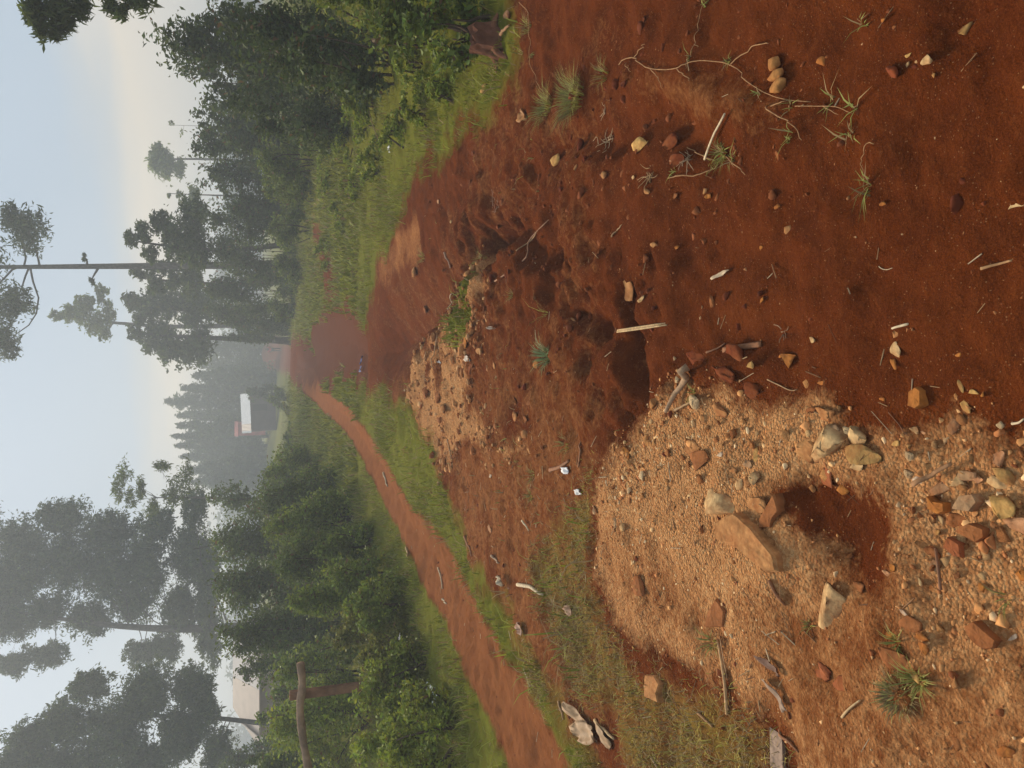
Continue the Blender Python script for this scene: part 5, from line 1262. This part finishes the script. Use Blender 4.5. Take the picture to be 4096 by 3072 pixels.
for i, (aa, l) in enumerate(((-2.4, .22), (-.7, .18), (1.2, .2), (3.0, .2))):
    q = np.array([math.cos(aa) * l, math.sin(aa) * l, .0]); q[2] = hz(p[0] + q[0], p[1] + q[1]) - p[2] - .01
    mesh_obj('root', *limb(np.array([math.cos(aa) * .06, math.sin(aa) * .06, .03]), q, .032, .010, .1, 60 + i), M_BARK, st, smooth=True, tint=np.array((.20, .085, .045)))
YF = 8.2
pp = at(700, 1491, YF); gzz = hz(pp[0], YF)
fc = empty('rustic_fence', (pp[0], YF, gzz), 'rustic fence of one squared post and a round rail among the shrubs', 'fence')
def fp(dx, dy, dY=0): return at(dx, dy, YF + dY) - np.array([pp[0], YF, gzz])
V, Fs = box(0, 0, 0, .085, .085, 1); zt = fp(625, 1491)[2]
V[:, 2] = (V[:, 2] + .5) * (zt + .3) - .3; tp_ = V[:, 2] > .5; V[tp_, 0] -= .012
post = mesh_obj('post', V, Fs, M_BARK, fc, tint=np.array((.23, .115, .06)))
bv = post.modifiers.new('edge', 'BEVEL'); bv.width = .012; bv.segments = 2
rail = curve_pts([fp(649, 1432, -.11), fp(653, 1480, -.11), fp(648, 1530, -.11), fp(655, 1600, -.12), fp(668, 1680, -.14), fp(668, 1780, -.2)], 22)
V, Fs = tube(rail, 0.040 * (1 + .10 * np.sin(np.arange(22) * 1.3)), 10)
mesh_obj('rail', V, Fs, M_BARK, fc, smooth=True, tint=np.array((.30, .19, .115)))

# a walker far down the road
YP = 74.0
q = at(600, 755, YP); px_, pz = q[0], hz(q[0], YP)
pe_ = empty('person', (px_, YP, pz), 'distant person in a red top and dark trousers walking on the far dirt road', 'person'); pe_.scale = (.9, .9, .9)
def skin(name, joints, edges, mat, tint):
    me = bpy.data.meshes.new(name); me.from_pydata([j[:3] for j in joints], edges, []); o = bpy.data.objects.new(name, me); COL.objects.link(o); o.parent = pe_
    md = o.modifiers.new('skin', 'SKIN'); 
    for v, j in zip(me.skin_vertices[0].data, joints): v.radius = (j[3], j[3] * .8)
    me.skin_vertices[0].data[0].use_root = True
    sb = o.modifiers.new('smooth', 'SUBSURF'); sb.levels = 1; sb.render_levels = 1
    dg = bpy.context.evaluated_depsgraph_get(); ev = o.evaluated_get(dg); m2 = bpy.data.meshes.new_from_object(ev)
    o.modifiers.clear(); o.data = m2; m2.materials.clear(); m2.materials.append(mat)
    a = m2.attributes.new('tint', 'FLOAT_COLOR', 'POINT'); a.data.foreach_set('color', np.tile(np.array([*tint, 1.0], np.float32), len(m2.vertices))); return o
bj = [(0, 0, .92, .14), (0, 0, 1.15, .14), (0, 0, 1.36, .15), (0, 0, 1.47, .06), (0, .02, 1.62, .105), (.2, 0, 1.36, .06), (.26, .03, 1.1, .05), (.24, -.12, .88, .04), (-.2, 0, 1.36, .06), (-.26, -.03, 1.1, .05), (-.24, .12, .9, .04),
      (.1, 0, .85, .09), (.11, .10, .48, .07), (.11, .20, .08, .05), (.11, .08, .03, .045), (-.1, 0, .85, .09), (-.11, -.08, .48, .07), (-.11, -.24, .10, .05), (-.11, -.34, .04, .045)]
be = [(0, 1), (1, 2), (2, 3), (3, 4), (2, 5), (5, 6), (6, 7), (2, 8), (8, 9), (9, 10), (0, 11), (11, 12), (12, 13), (13, 14), (0, 15), (15, 16), (16, 17), (17, 18)]
skin('body', bj, be, M_CLOTH, (.10, .055, .04))
skin('red_top', [(0, 0, .92, .17), (0, 0, 1.15, .165), (0, 0, 1.36, .17), (0, 0, 1.42, .08), (.2, 0, 1.36, .075), (.25, .02, 1.14, .065), (-.2, 0, 1.36, .075), (-.25, -.02, 1.14, .065)], [(0, 1), (1, 2), (2, 3), (2, 4), (4, 5), (2, 6), (6, 7)], M_CLOTH, (.50, .06, .06))
skin('trousers', [(0, 0, .95, .16), (.1, 0, .85, .105), (.11, .10, .48, .085), (.11, .20, .12, .065), (-.1, 0, .85, .105), (-.11, -.08, .48, .085), (-.11, -.24, .14, .065)], [(0, 1), (1, 2), (2, 3), (0, 4), (4, 5), (5, 6)], M_CLOTH, (.03, .03, .035))

# ------------------------------------------------------------------ haze
mt = bpy.data.materials.new('haze'); mt.use_nodes = True; nt = mt.node_tree; nt.nodes.clear()
ov = nt.nodes.new('ShaderNodeOutputMaterial'); pv = nt.nodes.new('ShaderNodeVolumePrincipled')
pv.inputs['Color'].default_value = (.84, .93, 1.0, 1); pv.inputs['Density'].default_value = .0064; pv.inputs['Anisotropy'].default_value = .3
nt.links.new(pv.outputs[0], ov.inputs['Volume'])
zmin = float(GZ.min()) - 1.0
V, Fs = box(0, 120, (zmin + 19) / 2, 720, 600, 19 - zmin)
tag(mesh_obj('haze', V, Fs, mt), kind='stuff')
